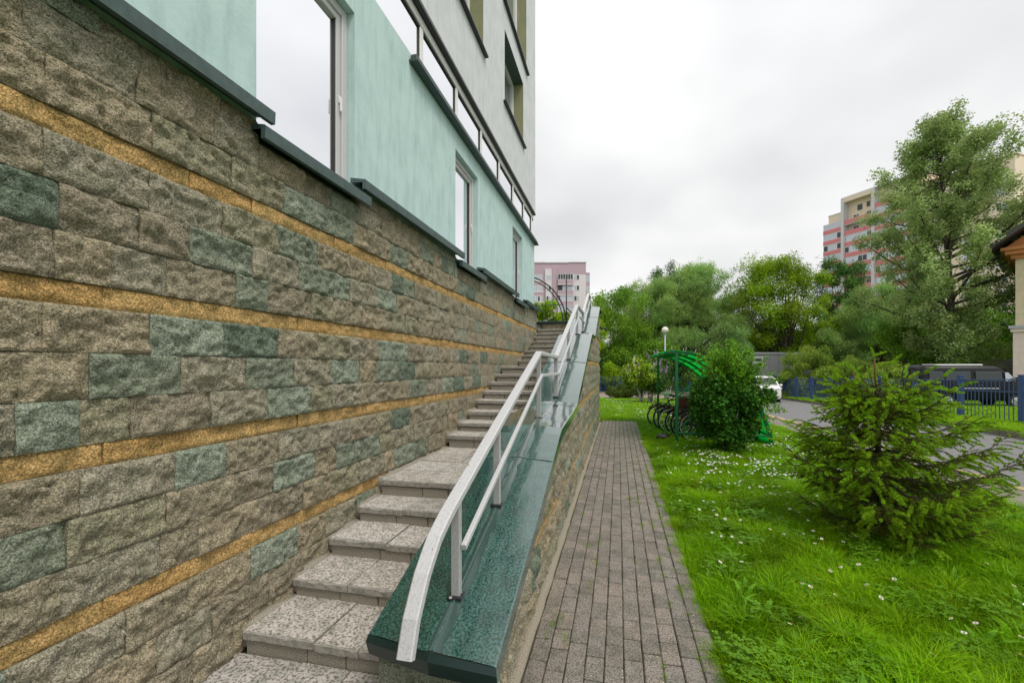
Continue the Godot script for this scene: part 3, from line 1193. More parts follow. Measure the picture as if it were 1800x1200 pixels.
func make_stairs():
	var t := thing("stone_staircase", "wet stone staircase climbing between the rough stone wall and the green-capped side wall", "staircase", P(0, 0, 0))
	var prev := 0.0
	for i in STEPS.size():
		var f0: float = STEPS[i][0]
		var y: float = STEPS[i][1]
		var f1: float = STEPS[i + 1][0] + 0.05 if i < STEPS.size() - 1 else 13.45
		# riser stones
		var x := SX0
		var wds := [0.33, 0.27, 0.4] if i % 2 else [0.4, 0.24, 0.36]
		for w in wds:
			var st := ST()
			cbox(st, P(x + 0.003, prev - 0.05, f0 + 0.2), P(minf(x + w, SX1) - 0.003, y - 0.049 + rng.randf_range(-0.004, 0.0), f0 + 0.014 + rng.randf_range(0.0, 0.008)), 0.006)
			part("riser_stone", st, M.riser, t)
			x += w
		# tread slabs, rows of about 0.4 m
		var rows := maxi(1, int(round((f1 - f0) / 0.42)))
		if f1 - f0 < 0.8:
			rows = 1
		for r in rows:
			var a := f0 + (f1 - f0) * r / rows
			var bb := f0 + (f1 - f0) * (r + 1) / rows
			x = SX0
			wds = [0.4, 0.4, 0.21] if (i + r) % 2 else [0.46, 0.27, 0.28]
			for w in wds:
				var st := ST()
				var tl := Transform3D(Basis(Vector3.BACK, rng.randf_range(-0.008, 0.008)) * Basis(Vector3.RIGHT, rng.randf_range(-0.006, 0.006)), P(x, y + rng.randf_range(-0.004, 0.004), a))
				var sd := rng.randi()
				rng.seed = sd
				slab(st, w - 0.005, bb - a - 0.005, 0.045, tl, r == 0)
				var sl := part("tread_slab", st, M.slab_edge, t)
				# the trodden top, spotted with rain
				rng.seed = sd
				var tp := ST()
				slab_top(tp, w - 0.005, bb - a - 0.005, tl, r == 0)
				part("tread_top", tp, M[["slab", "slab_warm", "slab", "slab_dark"][rng.randi() % 4] if i > 1 else "slab_warm"], sl)
				x += w
		# mortar along the wall
		var st2 := ST()
		st2.set_smooth_group(3)
		var rings := []
		var nseg := maxi(2, int((f1 - f0) / 0.1))
		for k in nseg + 1:
			var f := lerpf(f0 + 0.03, f1, float(k) / nseg)
			var o := rng.randf_range(-0.012, 0.012)
			rings.append(PackedVector3Array([P(-2.12, y - 0.1, f), P(-2.115, y + 0.022 + o, f), P(SX0 + 0.004 + o * 0.6, y + 0.004, f), P(SX0 + 0.006, y - 0.1, f)]))
		loft(st2, rings)
		part("mortar_fillet", st2, M.riser, t)
		prev = y
	var st := ST()
	box(st, P(SX0, -0.3, 13.4), P(SX1, 0.05, 2.3))
	part("stair_bed", st, M.mortar, t)

# paving slab with a slightly worn front edge
func slab(st: SurfaceTool, w: float, d: float, h: float, xf: Transform3D, nose: bool):
	if not nose:
		cbox(st, Vector3(0, -h, -d), Vector3(w, 0, 0), 0.004, xf)
		return
	var n := 8
	var rings := []
	st.set_smooth_group(-1)
	for k in n + 1:
		var x := w * k / n
		var c := rng.randf_range(0.0025, 0.0045)
		if rng.randf() < 0.07:
			c += 0.010
		rings.append(PackedVector3Array([xf * Vector3(x, -h, -d), xf * Vector3(x, 0, -d), xf * Vector3(x, 0, -c - 0.004), xf * Vector3(x, -c, rng.randf_range(-0.001, 0.001)), xf * Vector3(x, -h + rng.randf_range(0.0, 0.004), rng.randf_range(-0.004, 0.001))]))
	loft(st, rings)

func slab_top(st: SurfaceTool, w: float, d: float, xf: Transform3D, nose: bool):
	st.set_smooth_group(-1)
	if not nose:
		quad(st, xf * Vector3(0.004, 0.0015, -0.004), xf * Vector3(w - 0.004, 0.0015, -0.004), xf * Vector3(w - 0.004, 0.0015, -d + 0.004), xf * Vector3(0.004, 0.0015, -d + 0.004))
		return
	var n := 8
	var rings := []
	for k in n + 1:
		var x := clampf(w * k / n, 0.001, w - 0.001)
		var c := rng.randf_range(0.0025, 0.0045)
		if rng.randf() < 0.07:
			c += 0.010
		rng.randf()
		rng.randf()
		rng.randf()
		rings.append(PackedVector3Array([xf * Vector3(x, 0.0015, -d + 0.002), xf * Vector3(x, 0.0015, -c - 0.0045)]))
	loft(st, rings, false, false)

# ---------------------------------------------------------------- stair side wall with metal coping
const RX := -0.545
func make_side_wall():
	var t := thing("stair_side_wall", "stone side wall of the stairs under a sloping wet green metal cap", "wall", P(0, 0, 0))
	var st := ST()
	st.set_smooth_group(-1)
	var rings := []
	for c in COPE:
		var f: float = maxf(c[0], 1.9)
		var y := lerp_list(COPE, f) - 0.03
		rings.append(PackedVector3Array([P(-1.05, -0.5, f), P(-1.05, y, f), P(RX - 0.03, y, f), P(RX - 0.03, -0.5, f)]))
	loft(st, rings)
	part("wall_core", st, M.mortar, t)
	var rest := {}
	var n := 0
	var list := []
	var y0 := -0.19
	var r := 0
	while y0 < 3.3:
		var k := r % 4
		var yellow := k == 3
		var h := 0.094 if yellow else 0.1877
		var f := 1.86 + (0.0 if r % 2 else -0.2)
		while f < 14.05:
			var l: float = 0.4 if rng.randf() < 0.65 else 0.2
			if f < 1.86:
				l = 0.2
			l = minf(l, 14.06 - f)
			if f >= 1.85 and l > 0.04:
				list.append([f, l, y0, h, yellow])
			f += l
		y0 += h
		r += 1
	list.sort_custom(func(a, b): return a[0] < b[0])
	for q in list:
		var f: float = q[0]
		var l: float = q[1] - 0.004
		var yb: float = q[2]
		var h: float = q[3] - 0.004
		var c0 := lerp_list(COPE, f) - 0.035
		var c1 := lerp_list(COPE, f + l) - 0.035
		if c0 < yb + 0.012 and c1 > yb + 0.03:
			var cut := (yb + 0.012 - c0) / (c1 - c0) * l
			f += cut
			l -= cut
			c0 = yb + 0.012
			if l < 0.03:
				continue
		if minf(c0, c1) - yb < 0.01:
			if maxf(c0, c1) - yb < 0.04:
				continue
		var gl := G(f)
		if yb + h < gl - 0.02:
			continue
		var top := func(u): return maxf(0.006, minf(h, lerpf(c0, c1, u / l) - yb))
		var near := clampf(4.0 / f, 0.3, 1.0)
		var me := fin(rock(P(RX - 0.016, yb, f), Vector3(0, 0, -1), Vector3.RIGHT, l, top, maxi(4, int(l * 50 * near)), maxi(3, int(h * 46 * near)), 0.016 if q[4] else 0.032, rng.randf_range(-0.006, 0.006) - (0.012 if q[4] else 0.0), rng.randf() * 60.0))
		var ms: String = ("stone_yellow" if rng.randf() < 0.6 else "stone_yellow_dark") if q[4] else pick_stone(0.28)
		n += 1
		if n <= 290:
			part("yellow_stone_block" if q[4] else "stone_block", me, M[ms], t)
		else:
			if not rest.has(M[ms]):
				rest[M[ms]] = []
			rest[M[ms]].append(me)
	merge_parts("distant_stone_block", rest, t)
	# the near end and the far end
	for e in [[1.875, 1.0, 0.36], [14.04, -1.0, 3.2]]:
		var yb := -0.19
		var rr := 0
		while yb < e[2]:
			var h: float = minf(0.1877, e[2] - yb) - 0.004
			var x := -1.06
			while x < RX - 0.08:
				var l := minf(0.26 if rr % 2 else 0.4, RX - 0.02 - x) - 0.004
				if h > 0.02 and l > 0.03:
					part("end_stone_block", rock(P(x, yb, e[0]), Vector3.RIGHT, Vector3(0, 0, e[1]), l, func(_u): return h, 8, 4, 0.016, 0.0, rng.randf() * 40.0), M[["stone_green", "stone_olive", "stone_dark"][rng.randi() % 3]], t)
				x += l + 0.004
			yb += 0.1877
			rr += 1
	# mortar along the foot
	st = ST()
	st.set_smooth_group(3)
	rings = []
	var f := 1.8
	while f < 14.1:
		var o := nz.get_noise_1d(f * 2.0) * 0.012 + rng.randf_range(-0.003, 0.003)
		rings.append(PackedVector3Array([P(RX - 0.05, -0.1 + G(f), f), P(RX - 0.02, 0.05 + G(f) + o * 2.0, f), P(RX + 0.045 + o, 0.034 + G(f), f), P(RX + 0.06 + o, -0.1 + G(f), f)]))
		f += 0.14
	loft(st, rings)
	part("mortar_fillet", st, M.gutter, t)
	# metal cap in lengths with raised seams
	var cuts := [[1.76, 3.4], [3.4, 5.35], [5.35, 7.0], [7.0, 9.9], [9.9, 11.3], [11.3, 12.5], [12.5, 14.1]]
	for ci in cuts.size():
		var c = cuts[ci]
		var fs := [c[0]]
		for k in COPE:
			if k[0] > c[0] + 0.02 and k[0] < c[1] - 0.02:
				fs.append(k[0])
		fs.append(c[1])
		var ff := []
		for k in fs.size() - 1:
			for j in 4:
				ff.append(lerpf(fs[k], fs[k + 1], j / 4.0))
		ff.append(fs[-1])
		st = ST()
		st.set_smooth_group(-1)
		rings = []
		var lift := 0.0025 * (ci % 2)
		for g in ff:
			var y := lerp_list(COPE, g) + lift
			var w := nz.get_noise_1d(g * 3.0) * 0.004
			var sk := 0.09 * clampf((2.4 - g) / 0.64, 0.0, 1.0)
			rings.append(PackedVector3Array([P(-1.102, y - 0.075, g + sk), P(-1.098, y - 0.004, g + sk), P(-1.09, y, g + sk), P(-0.93, y + 0.0112 + w, g + sk * 0.5), P(-0.79, y + 0.021, g), P(-0.765, y + 0.022, g), P(-0.74, y + 0.021, g), P(-0.62, y + 0.0111 - w, g), P(-0.485, y, g), P(-0.477, y - 0.004, g), P(-0.472, y - 0.075, g), P(-0.478, y - 0.075, g), P(-0.49, y - 0.012, g), P(-1.09, y - 0.012, g + sk), P(-1.096, y - 0.075, g + sk)]))
		loft(st, rings)
		part("metal_cap", st, M.coping_metal, t)
		# water lying along the middle, where the posts stand
		st = ST()
		st.set_smooth_group(-1)
		rings = []
		var gs := ff.duplicate()
		var gg: float = c[0] + 0.05
		while gg < c[1]:
			gs.append(gg)
			gg += 0.03
		gs.sort()
		for g in gs:
			var y := lerp_list(COPE, g) + lift
			var a := -0.778 + 0.012 * nz.get_noise_1d(g * 9.0 + 5.0) + 0.008 * nz.get_noise_1d(g * 40.0)
			var e := -0.712 + 0.028 * nz.get_noise_1d(g * 7.0 + 50.0) + 0.012 * nz.get_noise_1d(g * 40.0 + 9.0)
			rings.append(PackedVector3Array([P(a, y + 0.0225, g), P(-0.765, y + 0.0245, g), P(-0.74, y + 0.0235, g), P(e, y + 0.0235 - (e + 0.74) * 0.125, g)]))
		loft(st, rings, false, false)
		part("wet_streak", st, M.coping_wet, t)
		# seam folded up down the middle
		st = ST()
		var pts := []
		for g in ff:
			pts.append(P(-0.752, lerp_list(COPE, g) + 0.026 + lift, g))
		bar(st, pts, 0.007, 0.009, Vector3.RIGHT)
		part("cap_seam", st, M.coping_metal, t)
		if ci > 0:
			st = ST()
			var g: float = c[0]
			var y := lerp_list(COPE, g) + 0.006
			bar(st, [P(-1.09, y - 0.004, g), P(-0.765, y + 0.017, g), P(-0.485, y - 0.004, g)], 0.010, 0.006)
			part("cap_joint", st, M.coping_metal, t)
	# folded front apron
	st = ST()
	st.set_smooth_group(-1)
	var yy := lerp_list(COPE, 1.76)
	rings = [PackedVector3Array([P(-1.098, yy - 0.003, 1.848), P(-0.765, yy + 0.018, 1.758), P(-0.476, yy - 0.003, 1.758)]), PackedVector3Array([P(-1.102, yy - 0.03, 1.834), P(-0.765, yy - 0.012, 1.742), P(-0.472, yy - 0.03, 1.744)]), PackedVector3Array([P(-1.09, yy - 0.085, 1.842), P(-0.765, yy - 0.075, 1.755), P(-0.474, yy - 0.088, 1.75)])]
	loft(st, rings, false, false)
	part("front_apron", st, M.coping_dark, t)
	st = ST()
	tube(st, [P(RX - 0.05, 2.83, 13.92), P(RX + 0.16, 2.81, 13.95), P(RX + 0.2, 2.72, 13.96)], [0.03, 0.03, 0.028], 8)
	part("drain_spout", st, M.dark_metal, t)

# ---------------------------------------------------------------- handrail
func make_railing():
	var t := thing("handrail", "pale grey painted steel handrail with rust spots, fixed on the green cap", "handrail", P(-0.75, 0, 1.5))
	t.position = Vector3.ZERO
	var x := -0.755
	var tops := [[[1.525, 0.585], [1.575, 0.705], [1.67, 0.828], [1.79, 0.925], [1.92, 0.983], [2.05, 1.027], [4.377, 1.785], [4.43, 1.785], [5.63, 1.775]], [[5.60, 1.765], [8.58, 2.80], [8.66, 2.81], [10.05, 2.83]], [[10.02, 2.82], [11.9, 3.54], [12.6, 3.56]]]
	for a in tops:
		var pts := []
		for q in a:
			pts.append(P(x, q[1], q[0]))
		var st := ST()
		bar(st, pts, 0.062, 0.04, Vector3.RIGHT)
		part("top_rail", st, M.rail_paint, t)
	var lows := [[[2.06, 0.79], [4.33, 1.567], [4.4, 1.57], [5.62, 1.567]], [[5.58, 1.555], [8.58, 2.60], [8.64, 2.61], [10.0, 2.62]], [[10.0, 2.61], [11.9, 3.33], [12.5, 3.35]]]
	for a in lows:
		var pts := []
		for q in a:
			pts.append(P(x + 0.036, q[1], q[0]))
		var st := ST()
		bar(st, pts, 0.026, 0.03, Vector3.RIGHT)
		part("lower_rail", st, M.rail_paint, t)
	for f in [2.06, 2.81, 4.377, 5.63, 7.1, 8.6, 10.05, 11.5, 12.5]:
		var yt := 0.0
		for a in tops:
			if f >= a[0][0] and f <= a[-1][0] + 0.01:
				yt = lerp_list(a, f)
		var yb := lerp_list(COPE, f) + 0.0
		var st := ST()
		cbox(st, P(x - 0.021, yb, f + 0.02), P(x + 0.021, yt - 0.021, f - 0.02), 0.003)
		var po := part("post", st, M.post_paint, t)
		st = ST()
		for k in 7:
			ball(st, P(x + rng.randf_range(-0.03, 0.03), yb + 0.024, f + rng.randf_range(-0.032, 0.032)), Vector3(0.009, 0.007, 0.009), 6, 4)
		part("weld", st, M.post_paint, po)
		st = ST()
		cbox(st, P(x - 0.036, yb + 0.012, f + 0.036), P(x + 0.036, yb + 0.030, f - 0.036), 0.003)
		part("base_plate", st, M.dark_metal, po)
	var st := ST()
	for q in [[1.528, 0.587, 0.012], [1.535, 0.6, -0.016], [1.63, 0.783, -0.018], [1.62, 0.765, 0.02], [1.56, 0.67, 0.012], [1.74, 0.888, 0.015], [2.3, 1.11, -0.02]]:
		var y := lerp_list(tops[0], q[0]) + 0.021
		ball(st, P(x + q[2], y, q[0]), Vector3(0.004, 0.004, 0.008), 6, 4)
	part("rust_spot", st, M.rust, t)

func make_stair_top():
	var t := thing("retaining_wall", "low stone wall with dark metal cap closing the top of the stairs", "wall", P(0, 0, 0))
	var st := ST()
	box(st, P(-4.6, 2.2, 13.75), P(-1.06, 2.94, 13.45))
	part("wall_core", st, M.mortar, t)
	for r in 2:
		var x := -4.6
		while x < -1.1:
			var l := minf(0.4 if r else 0.3, -1.06 - x) - 0.004
			part("stone_block", rock(P(x, 2.56 + r * 0.188, 13.45), Vector3.RIGHT, Vector3(0, 0, 1), l, func(_u): return 0.184, 8, 4, 0.014, 0.0, rng.randf() * 30.0), M[pick_stone(0.1)], t)
			x += l + 0.004
	st = ST()
	cbox(st, P(-4.65, 2.94, 13.82), P(-1.03, 3.01, 13.38), 0.01)
	part("metal_cap", st, M.coping_dark, t)
	# raised ground behind it
	st = ST()
	box(st, P(-20, -1, 19.0), P(-1.06, 2.6, 13.76))
	box(st, P(-20, -1, 13.76), P(-4.62, 2.6, 11.9))
	struct("terrace", st, M.turf)
	st = ST()
	box(st, P(-4.61, -0.5, 13.44), P(-1.1, 2.62, 12.5))
	struct("landing_base", st, M.mortar)
	# black steel arch and stair rail beyond
	t = thing("steel_arch", "black curved steel arch standing above the top of the stairs", "arch", P(0, 0, 0))
	var z := 14.6
	var b := Basis(Vector3.RIGHT, Vector3.UP, Vector3.BACK)
	for q in [[1.62, 0.022], [1.52, 0.018]]:
		st = ST()
		torus(st, P(-3.25, 3.05, z), b, q[0], q[1], 30, 6, 1.0, 0.0, PI * 0.75)
		part("arch_tube", st, M.dark_metal, t)
	for q in [[-1.62, 4.46], [-1.70, 3.2], [-2.05, 4.2], [-2.3, 4.4]]:
		st = ST()
		tube(st, [P(q[0], 2.6, z), P(q[0], q[1], z)], [0.022 if q[0] > -1.7 else 0.01], 6)
		part("upright", st, M.dark_metal, t)
	for y in [3.65, 3.1]:
		st = ST()
		tube(st, [P(-3.2, y, z), P(-1.7, y, z)], [0.012], 6)
		part("cross_bar", st, M.dark_metal, t)
	t = thing("descending_rail", "thin black stair rail sloping down right of the steel arch", "rail", P(0, 0, 0))
	for o in [0.0, 0.16]:
		st = ST()
		tube(st, [P(-1.62, 3.55 - o, z), P(-0.95, 2.92 - o, z + 0.4)], [0.02], 6)
		part("rail_tube", st, M.dark_metal, t)
	st = ST()
	tube(st, [P(-0.95, 2.4, z + 0.4), P(-0.95, 2.93, z + 0.4)], [0.02], 6)
	part("upright", st, M.dark_metal, t)

# ---------------------------------------------------------------- leaves, trees, bushes
func leaf_cluster(sd: int, count: int, radius: float, ll: float, lw: float, droop := 0.0, squash := 0.8) -> ArrayMesh:
	var r := RandomNumberGenerator.new()
	r.seed = sd
	var st := ST()
	st.set_smooth_group(-1)
	for k in count:
		var d := Vector3(r.randfn(), r.randfn(), r.randfn()).normalized() * radius * pow(r.randf(), 0.5)
		d.y *= squash
		var nrm := (Vector3.UP * 0.9 + Vector3(r.randfn(), r.randfn(), r.randfn()) * 0.75 + d.normalized() * 0.5).normalized()
		var along := nrm.cross(Vector3(r.randfn(), r.randfn(), r.randfn())).normalized()
		along = (along + Vector3.DOWN * droop).normalized()
		var side := along.cross(nrm).normalized()
		nrm = side.cross(along)
		var s := r.randf_range(0.7, 1.25)
		var a := d
		var t := d + along * ll * s - nrm * ll * s * 0.12
		var m := d + along * ll * s * 0.45 + nrm * ll * 0.05
		tri(st, a, m + side * lw * s * 0.5, t)
		tri(st, a, t, m - side * lw * s * 0.5)
	st.generate_normals()
	return st.commit()

func rnd_unit() -> Vector3:
	return Vector3(rng.randfn(), rng.randfn(), rng.randfn()).normalized()

func tint(v: float, yellow := 0.0) -> Color:
	return Color(v * (1.0 + yellow), v, v * (1.0 - yellow * 0.5))

# A broad tree: limbs from the trunk to lobes, leaf clusters over the lobes.
# env: list of [dx, dy, dz, rx, ry, rz] ellipsoids relative to the foot.
func tree(n: String, label: String, cat: String, foot: Vector3, env: Array, lobes: int, per: int, cl: Mesh, leaf: Material, lobe_r: float, trunk_r: float, trunk_h: float, group := "", limb_mat: Material = null, limb_share := 0.4) -> Node3D:
	var t := thing(n, label, cat, foot, 0.0, group)
	var centers := []
	var total := 0.0
	for e in env:
		total += pow(e[3] * e[4] * e[5], 0.66)
	for e in env:
		var cnt := int(ceil(lobes * pow(e[3] * e[4] * e[5], 0.66) / total))
		for k in cnt:
			var d := rnd_unit() * pow(rng.randf_range(0.12, 1.0), 0.4)
			centers.append(Vector3(e[0] + d.x * e[3], e[1] + d.y * e[4], e[2] + d.z * e[5]))
	var st := ST()
	var lean := Vector3(rng.randf_range(-0.3, 0.3), trunk_h, rng.randf_range(-0.3, 0.3))
	tube(st, [Vector3(0, -0.3, 0), Vector3(0.02, 0.1, 0), lean * 0.5 + Vector3(0.05, 0, 0.03) * trunk_h * 0.3, lean], [trunk_r * 1.5, trunk_r * 1.1, trunk_r * 0.9, trunk_r * 0.7], 9)
	for c in centers:
		if rng.randf() > limb_share:
			continue
		var s := lean * rng.randf_range(0.55, 1.0)
		var mid: Vector3 = s.lerp(c, 0.5) + rnd_unit() * lobe_r * 0.35 - Vector3(0, 0.1 * s.distance_to(c), 0)
		tube(st, [s, s.lerp(mid, 0.5) + Vector3(0, -0.04, 0) * s.distance_to(c), mid, mid.lerp(c, 0.6) + rnd_unit() * lobe_r * 0.2, c], [trunk_r * 0.45, trunk_r * 0.32, trunk_r * 0.22, trunk_r * 0.12, trunk_r * 0.03], 6, false)
	part("trunk", st, limb_mat if limb_mat else M.bark, t)
	var xfs := []
	var cols := []
	for c in centers:
		var lt := rng.randf_range(0.72, 1.22)
		var yel := rng.randf_range(-0.08, 0.14)
		var lr := lobe_r * rng.randf_range(0.6, 1.25)
		for k in per:
			var d := rnd_unit() * lr * pow(rng.randf_range(0.1, 1.0), 0.45)
			d.y *= 0.78
			var sc := rng.randf_range(0.7, 1.2)
			if rng.randf() < 0.18:
				d *= rng.randf_range(1.15, 1.7)
				sc *= 0.6
			var b := Basis(Vector3.UP, rng.randf() * TAU) * Basis(Vector3.RIGHT, rng.randf_range(-0.7, 0.7))
			xfs.append(Transform3D(b.scaled(Vector3.ONE * sc), c + d))
			cols.append(tint(lt * rng.randf_range(0.85, 1.15), yel))
	scatter("crown", cl, leaf, xfs, cols, t)
	return t

func poplar(foot: Vector3, h: float, cl: Mesh):
	var t := thing("poplar_tree", "tall grey-green poplar with open branches rising in front of the pink-balconied tower", "tree", foot)
	var st := ST()
	var tp := []
	var tr := []
	for k in 9:
		var q := k / 8.0
		tp.append(Vector3(sin(q * 5.0) * 0.25, q * h * 0.97 - (0.3 if k == 0 else 0.0), cos(q * 4.0) * 0.2))
		tr.append(lerpf(0.34, 0.03, pow(q, 0.8)))
	tube(st, tp, tr, 9)
	var xfs := []
	var cols := []
	for b in 76:
		var q := 0.10 + 0.88 * pow(b / 75.0, 0.9)
		var y := q * h
		# outline of the crown: broad low down and in the middle, then a tapering top
		if q < 0.24 and rng.randf() < 0.45:
			continue
		var reach: float = lerp_list([[0.0, 2.2], [0.2, 3.4], [0.3, 5.8], [0.44, 6.6], [0.58, 5.8], [0.7, 4.4], [0.82, 2.9], [0.92, 1.7], [1.0, 0.5]], q) * rng.randf_range(0.5, 1.06)
		var az := b * 2.4 + rng.randf_range(-0.5, 0.5)
		var rise := reach * rng.randf_range(0.38, 0.85) * (0.7 + 0.5 * q)
		var s := Vector3(sin(y / h * 5.0) * 0.25, y, cos(y / h * 4.0) * 0.2)
		var o := Vector3(cos(az), 0, sin(az))
		var e := s + o * reach + Vector3.UP * rise
		var m := s + o * reach * 0.55 + Vector3.UP * rise * 0.38 + rnd_unit() * 0.25
		var rr := 0.03 + 0.022 * reach * (1.2 - q)
		tube(st, [s, s.lerp(m, 0.5), m, m.lerp(e, 0.55) + rnd_unit() * 0.15, e], [rr, rr * 0.8, rr * 0.55, rr * 0.35, rr * 0.1], 6, false)
		var lt := rng.randf_range(0.78, 1.2)
		var nl := int(4 + reach * 1.5)
		for k in nl:
			var u := 0.3 + 0.75 * pow(rng.randf(), 0.7)
			var c := (s.lerp(m, u / 0.55) if u < 0.55 else m.lerp(e, (u - 0.55) / 0.45)) + rnd_unit() * 0.42 * rng.randf()
			var sub := rnd_unit() * rng.randf_range(0.3, 0.85)
			sub.y = absf(sub.y) * 0.9
			tube(st, [c, c + sub], [0.018, 0.006], 4, false)
			for j in 12:
				var d := sub * rng.randf_range(0.1, 1.35) + rnd_unit() * 0.6 * pow(rng.randf(), 0.6)
				xfs.append(Transform3D((Basis(Vector3.UP, rng.randf() * TAU) * Basis(Vector3.RIGHT, rng.randf_range(-0.8, 0.8))).scaled(Vector3.ONE * rng.randf_range(0.7, 1.15)), c + d))
				cols.append(tint(lt * rng.randf_range(0.82, 1.18), rng.randf_range(-0.1, 0.1)))
	part("trunk", st, M.bark, t)
	scatter("crown", cl, M.leaf_poplar, xfs, cols, t)

func make_trees():
	var broad := leaf_cluster(11, 24, 0.6, 0.19, 0.13, 0.25)
	var broad_small := leaf_cluster(12, 22, 0.42, 0.14, 0.09, 0.2)
	var willow := leaf_cluster(13, 34, 0.6, 0.25, 0.055, 0.9)
	var aspen := leaf_cluster(14, 15, 0.36, 0.15, 0.12, 0.2, 1.0)
	var g0 := -0.69
	tree("maple_tree", "fresh green maple with a full crown just right of the side wall's far end", "tree", P(0.4, g0, 49.3), [[0, 6.4, 0, 3.7, 4.4, 3.4], [-0.6, 2.6, 1.0, 3.4, 2.0, 2.6], [2.2, 4.0, 0, 2.4, 3.0, 2.4]], 78, 34, broad, M.leaf_mid, 1.15, 0.22, 3.0, "trees beyond the lawn")
	tree("young_tree", "small bright green tree seen over the top of the handrail", "tree", P(-3.1, -0.69, 41.5), [[0, 4.9, 0, 2.0, 2.3, 1.9], [-1.2, 3.0, 0, 1.8, 1.6, 1.5]], 30, 26, broad_small, M.leaf_lime, 0.62, 0.1, 2.4, "trees beyond the lawn")
	tree("willow_tree", "large soft grey-green willow standing behind the lamp post", "tree", P(7.2, g0, 55), [[-2.0, 7.6, 0, 4.8, 5.7, 4.2], [3.2, 6.4, -1.5, 4.2, 5.2, 3.6], [-4.4, 4.6, -1, 3.0, 3.8, 2.6], [0.5, 10.4, 0, 3.6, 3.1, 2.8]], 150, 56, willow, M.leaf_willow, 1.25, 0.34, 4.0, "trees beyond the lawn")
	tree("lime_tree", "dark green tree whose top shows above the large willow", "tree", P(6.6, g0, 70), [[0, 13.2, 0, 2.4, 4.6, 2.4], [-4.2, 11.0, 0, 3.0, 3.6, 2.6], [4.8, 11.2, 0, 4.2, 3.4, 3.0]], 110, 14, broad, M.leaf_deep, 0.8, 0.3, 8.0, "trees beyond the lawn")
	tree("yellow_maple", "bright yellow-green maple with dark forking limbs behind the grey cabin", "tree", P(17.9, g0, 55.5), [[-0.9, 10.0, 0, 4.6, 4.2, 4.4], [-3.8, 7.6, 0, 3.0, 3.4, 3.0], [2.4, 6.8, -0.6, 2.8, 3.0, 3.0], [-1.4, 12.2, 0, 3.4, 2.4, 3.0], [5.4, 6.0, -1.0, 1.6, 1.3, 1.4], [-2.0, 4.6, -1.5, 4.0, 2.4, 2.4], [2.6, 4.4, -1.5, 3.6, 2.2, 2.4]], 150, 27, broad, M.leaf_lime, 1.12, 0.36, 4.2, "trees beyond the lawn", null, 0.4)
	tree("shade_tree", "dark shrubby tree in the shade under the yellow-green maple", "tree", P(18.0, g0, 60), [[0, 3.2, 0, 7.5, 3.4, 2.6]], 60, 24, broad, M.leaf_deep, 1.2, 0.2, 1.6, "trees beyond the lawn")
	tree("narrow_tree", "narrow dark green tree in front of the tower's left corner", "tree", P(28.6, g0, 68.3), [[0, 11.6, 0, 2.9, 5.8, 2.6], [0.6, 6.5, 0, 3.6, 4.4, 3.0]], 84, 34, broad, M.leaf_deep, 1.05, 0.26, 6.0, "trees beyond the lawn")
	tree("silver_willow", "pale grey-green willow spreading behind the round bush and the dark van", "tree", P(26.9, g0, 54.5), [[-0.6, 6.2, 0, 4.4, 4.6, 4.0], [-3.8, 4.4, 0, 2.4, 3.2, 2.4], [2.6, 5.4, 0, 3.0, 3.8, 3.0]], 104, 40, willow, M.leaf_willow, 1.15, 0.28, 3.0, "trees beyond the lawn")
	tree("thicket_tree", "dense green tree right of the poplar trunk, behind the dark van", "tree", P(29.4, g0, 46.5), [[0, 4.6, 0, 3.5, 3.4, 3.0], [-3.0, 3.2, -0.5, 2.4, 2.4, 2.0]], 60, 32, broad_small, M.leaf_mid, 0.95, 0.2, 2.2, "trees beyond the lawn")
	tree("thicket_tree", "dense green tree left of the poplar trunk, half behind the silver willow", "tree", P(22.2, g0, 42.5), [[0, 3.6, 0, 2.4, 2.8, 2.2], [1.5, 5.6, 0.5, 1.9, 2.0, 1.6]], 40, 28, broad_small, M.leaf_mid, 0.85, 0.18, 2.0, "trees beyond the lawn")
	tree("thicket_tree", "dark leafy tree between the poplar and the yellow house wall", "tree", P(33.6, g0, 44.5), [[-1.0, 5.6, 0, 2.8, 3.6, 2.6], [-0.5, 9.0, 0, 1.6, 2.4, 1.6]], 52, 28, broad_small, M.leaf_deep, 0.9, 0.2, 3.0, "trees beyond the lawn")
	tree("small_willow", "small grey-green willow bush right behind the bicycle shelter's bush", "tree", P(9.9, g0, 40.5), [[-0.9, 3.2, 0, 1.2, 2.8, 1.4], [-1.7, 2.2, 0, 1.1, 1.8, 1.3]], 36, 26, willow, M.leaf_willow_dark, 0.62, 0.1, 1.2, "trees beyond the lawn")
	tree("understory_shrub", "dark shrub in deep shade beneath the large willow", "shrub", P(6.5, g0, 50.5), [[0, 1.9, 0, 5.0, 1.9, 1.4]], 44, 22, broad, M.leaf_deep, 0.9, 0.1, 0.8, "shrubs beneath the trees")
	tree("understory_shrub", "dark shrub in deep shade beneath the maple beside the side wall's end", "shrub", P(-0.5, g0, 47.0), [[0, 1.6, 0, 3.4, 1.7, 1.2]], 34, 22, broad, M.leaf_deep, 0.85, 0.1, 0.8, "shrubs beneath the trees")
	tree("light_shrub", "light green shrub at the side wall's far top corner", "shrub", P(-0.35, g0, 44.8), [[-0.5, 1.7, 0, 0.8, 1.0, 0.8]], 12, 22, broad_small, M.leaf_lime, 0.6, 0.07, 0.9, "shrubs beneath the trees")
	poplar(P(22.5, g0, 38.1), 19.6, aspen)
	# a far belt of foliage that closes the gaps low down
	var xfs := []
	var cols := []
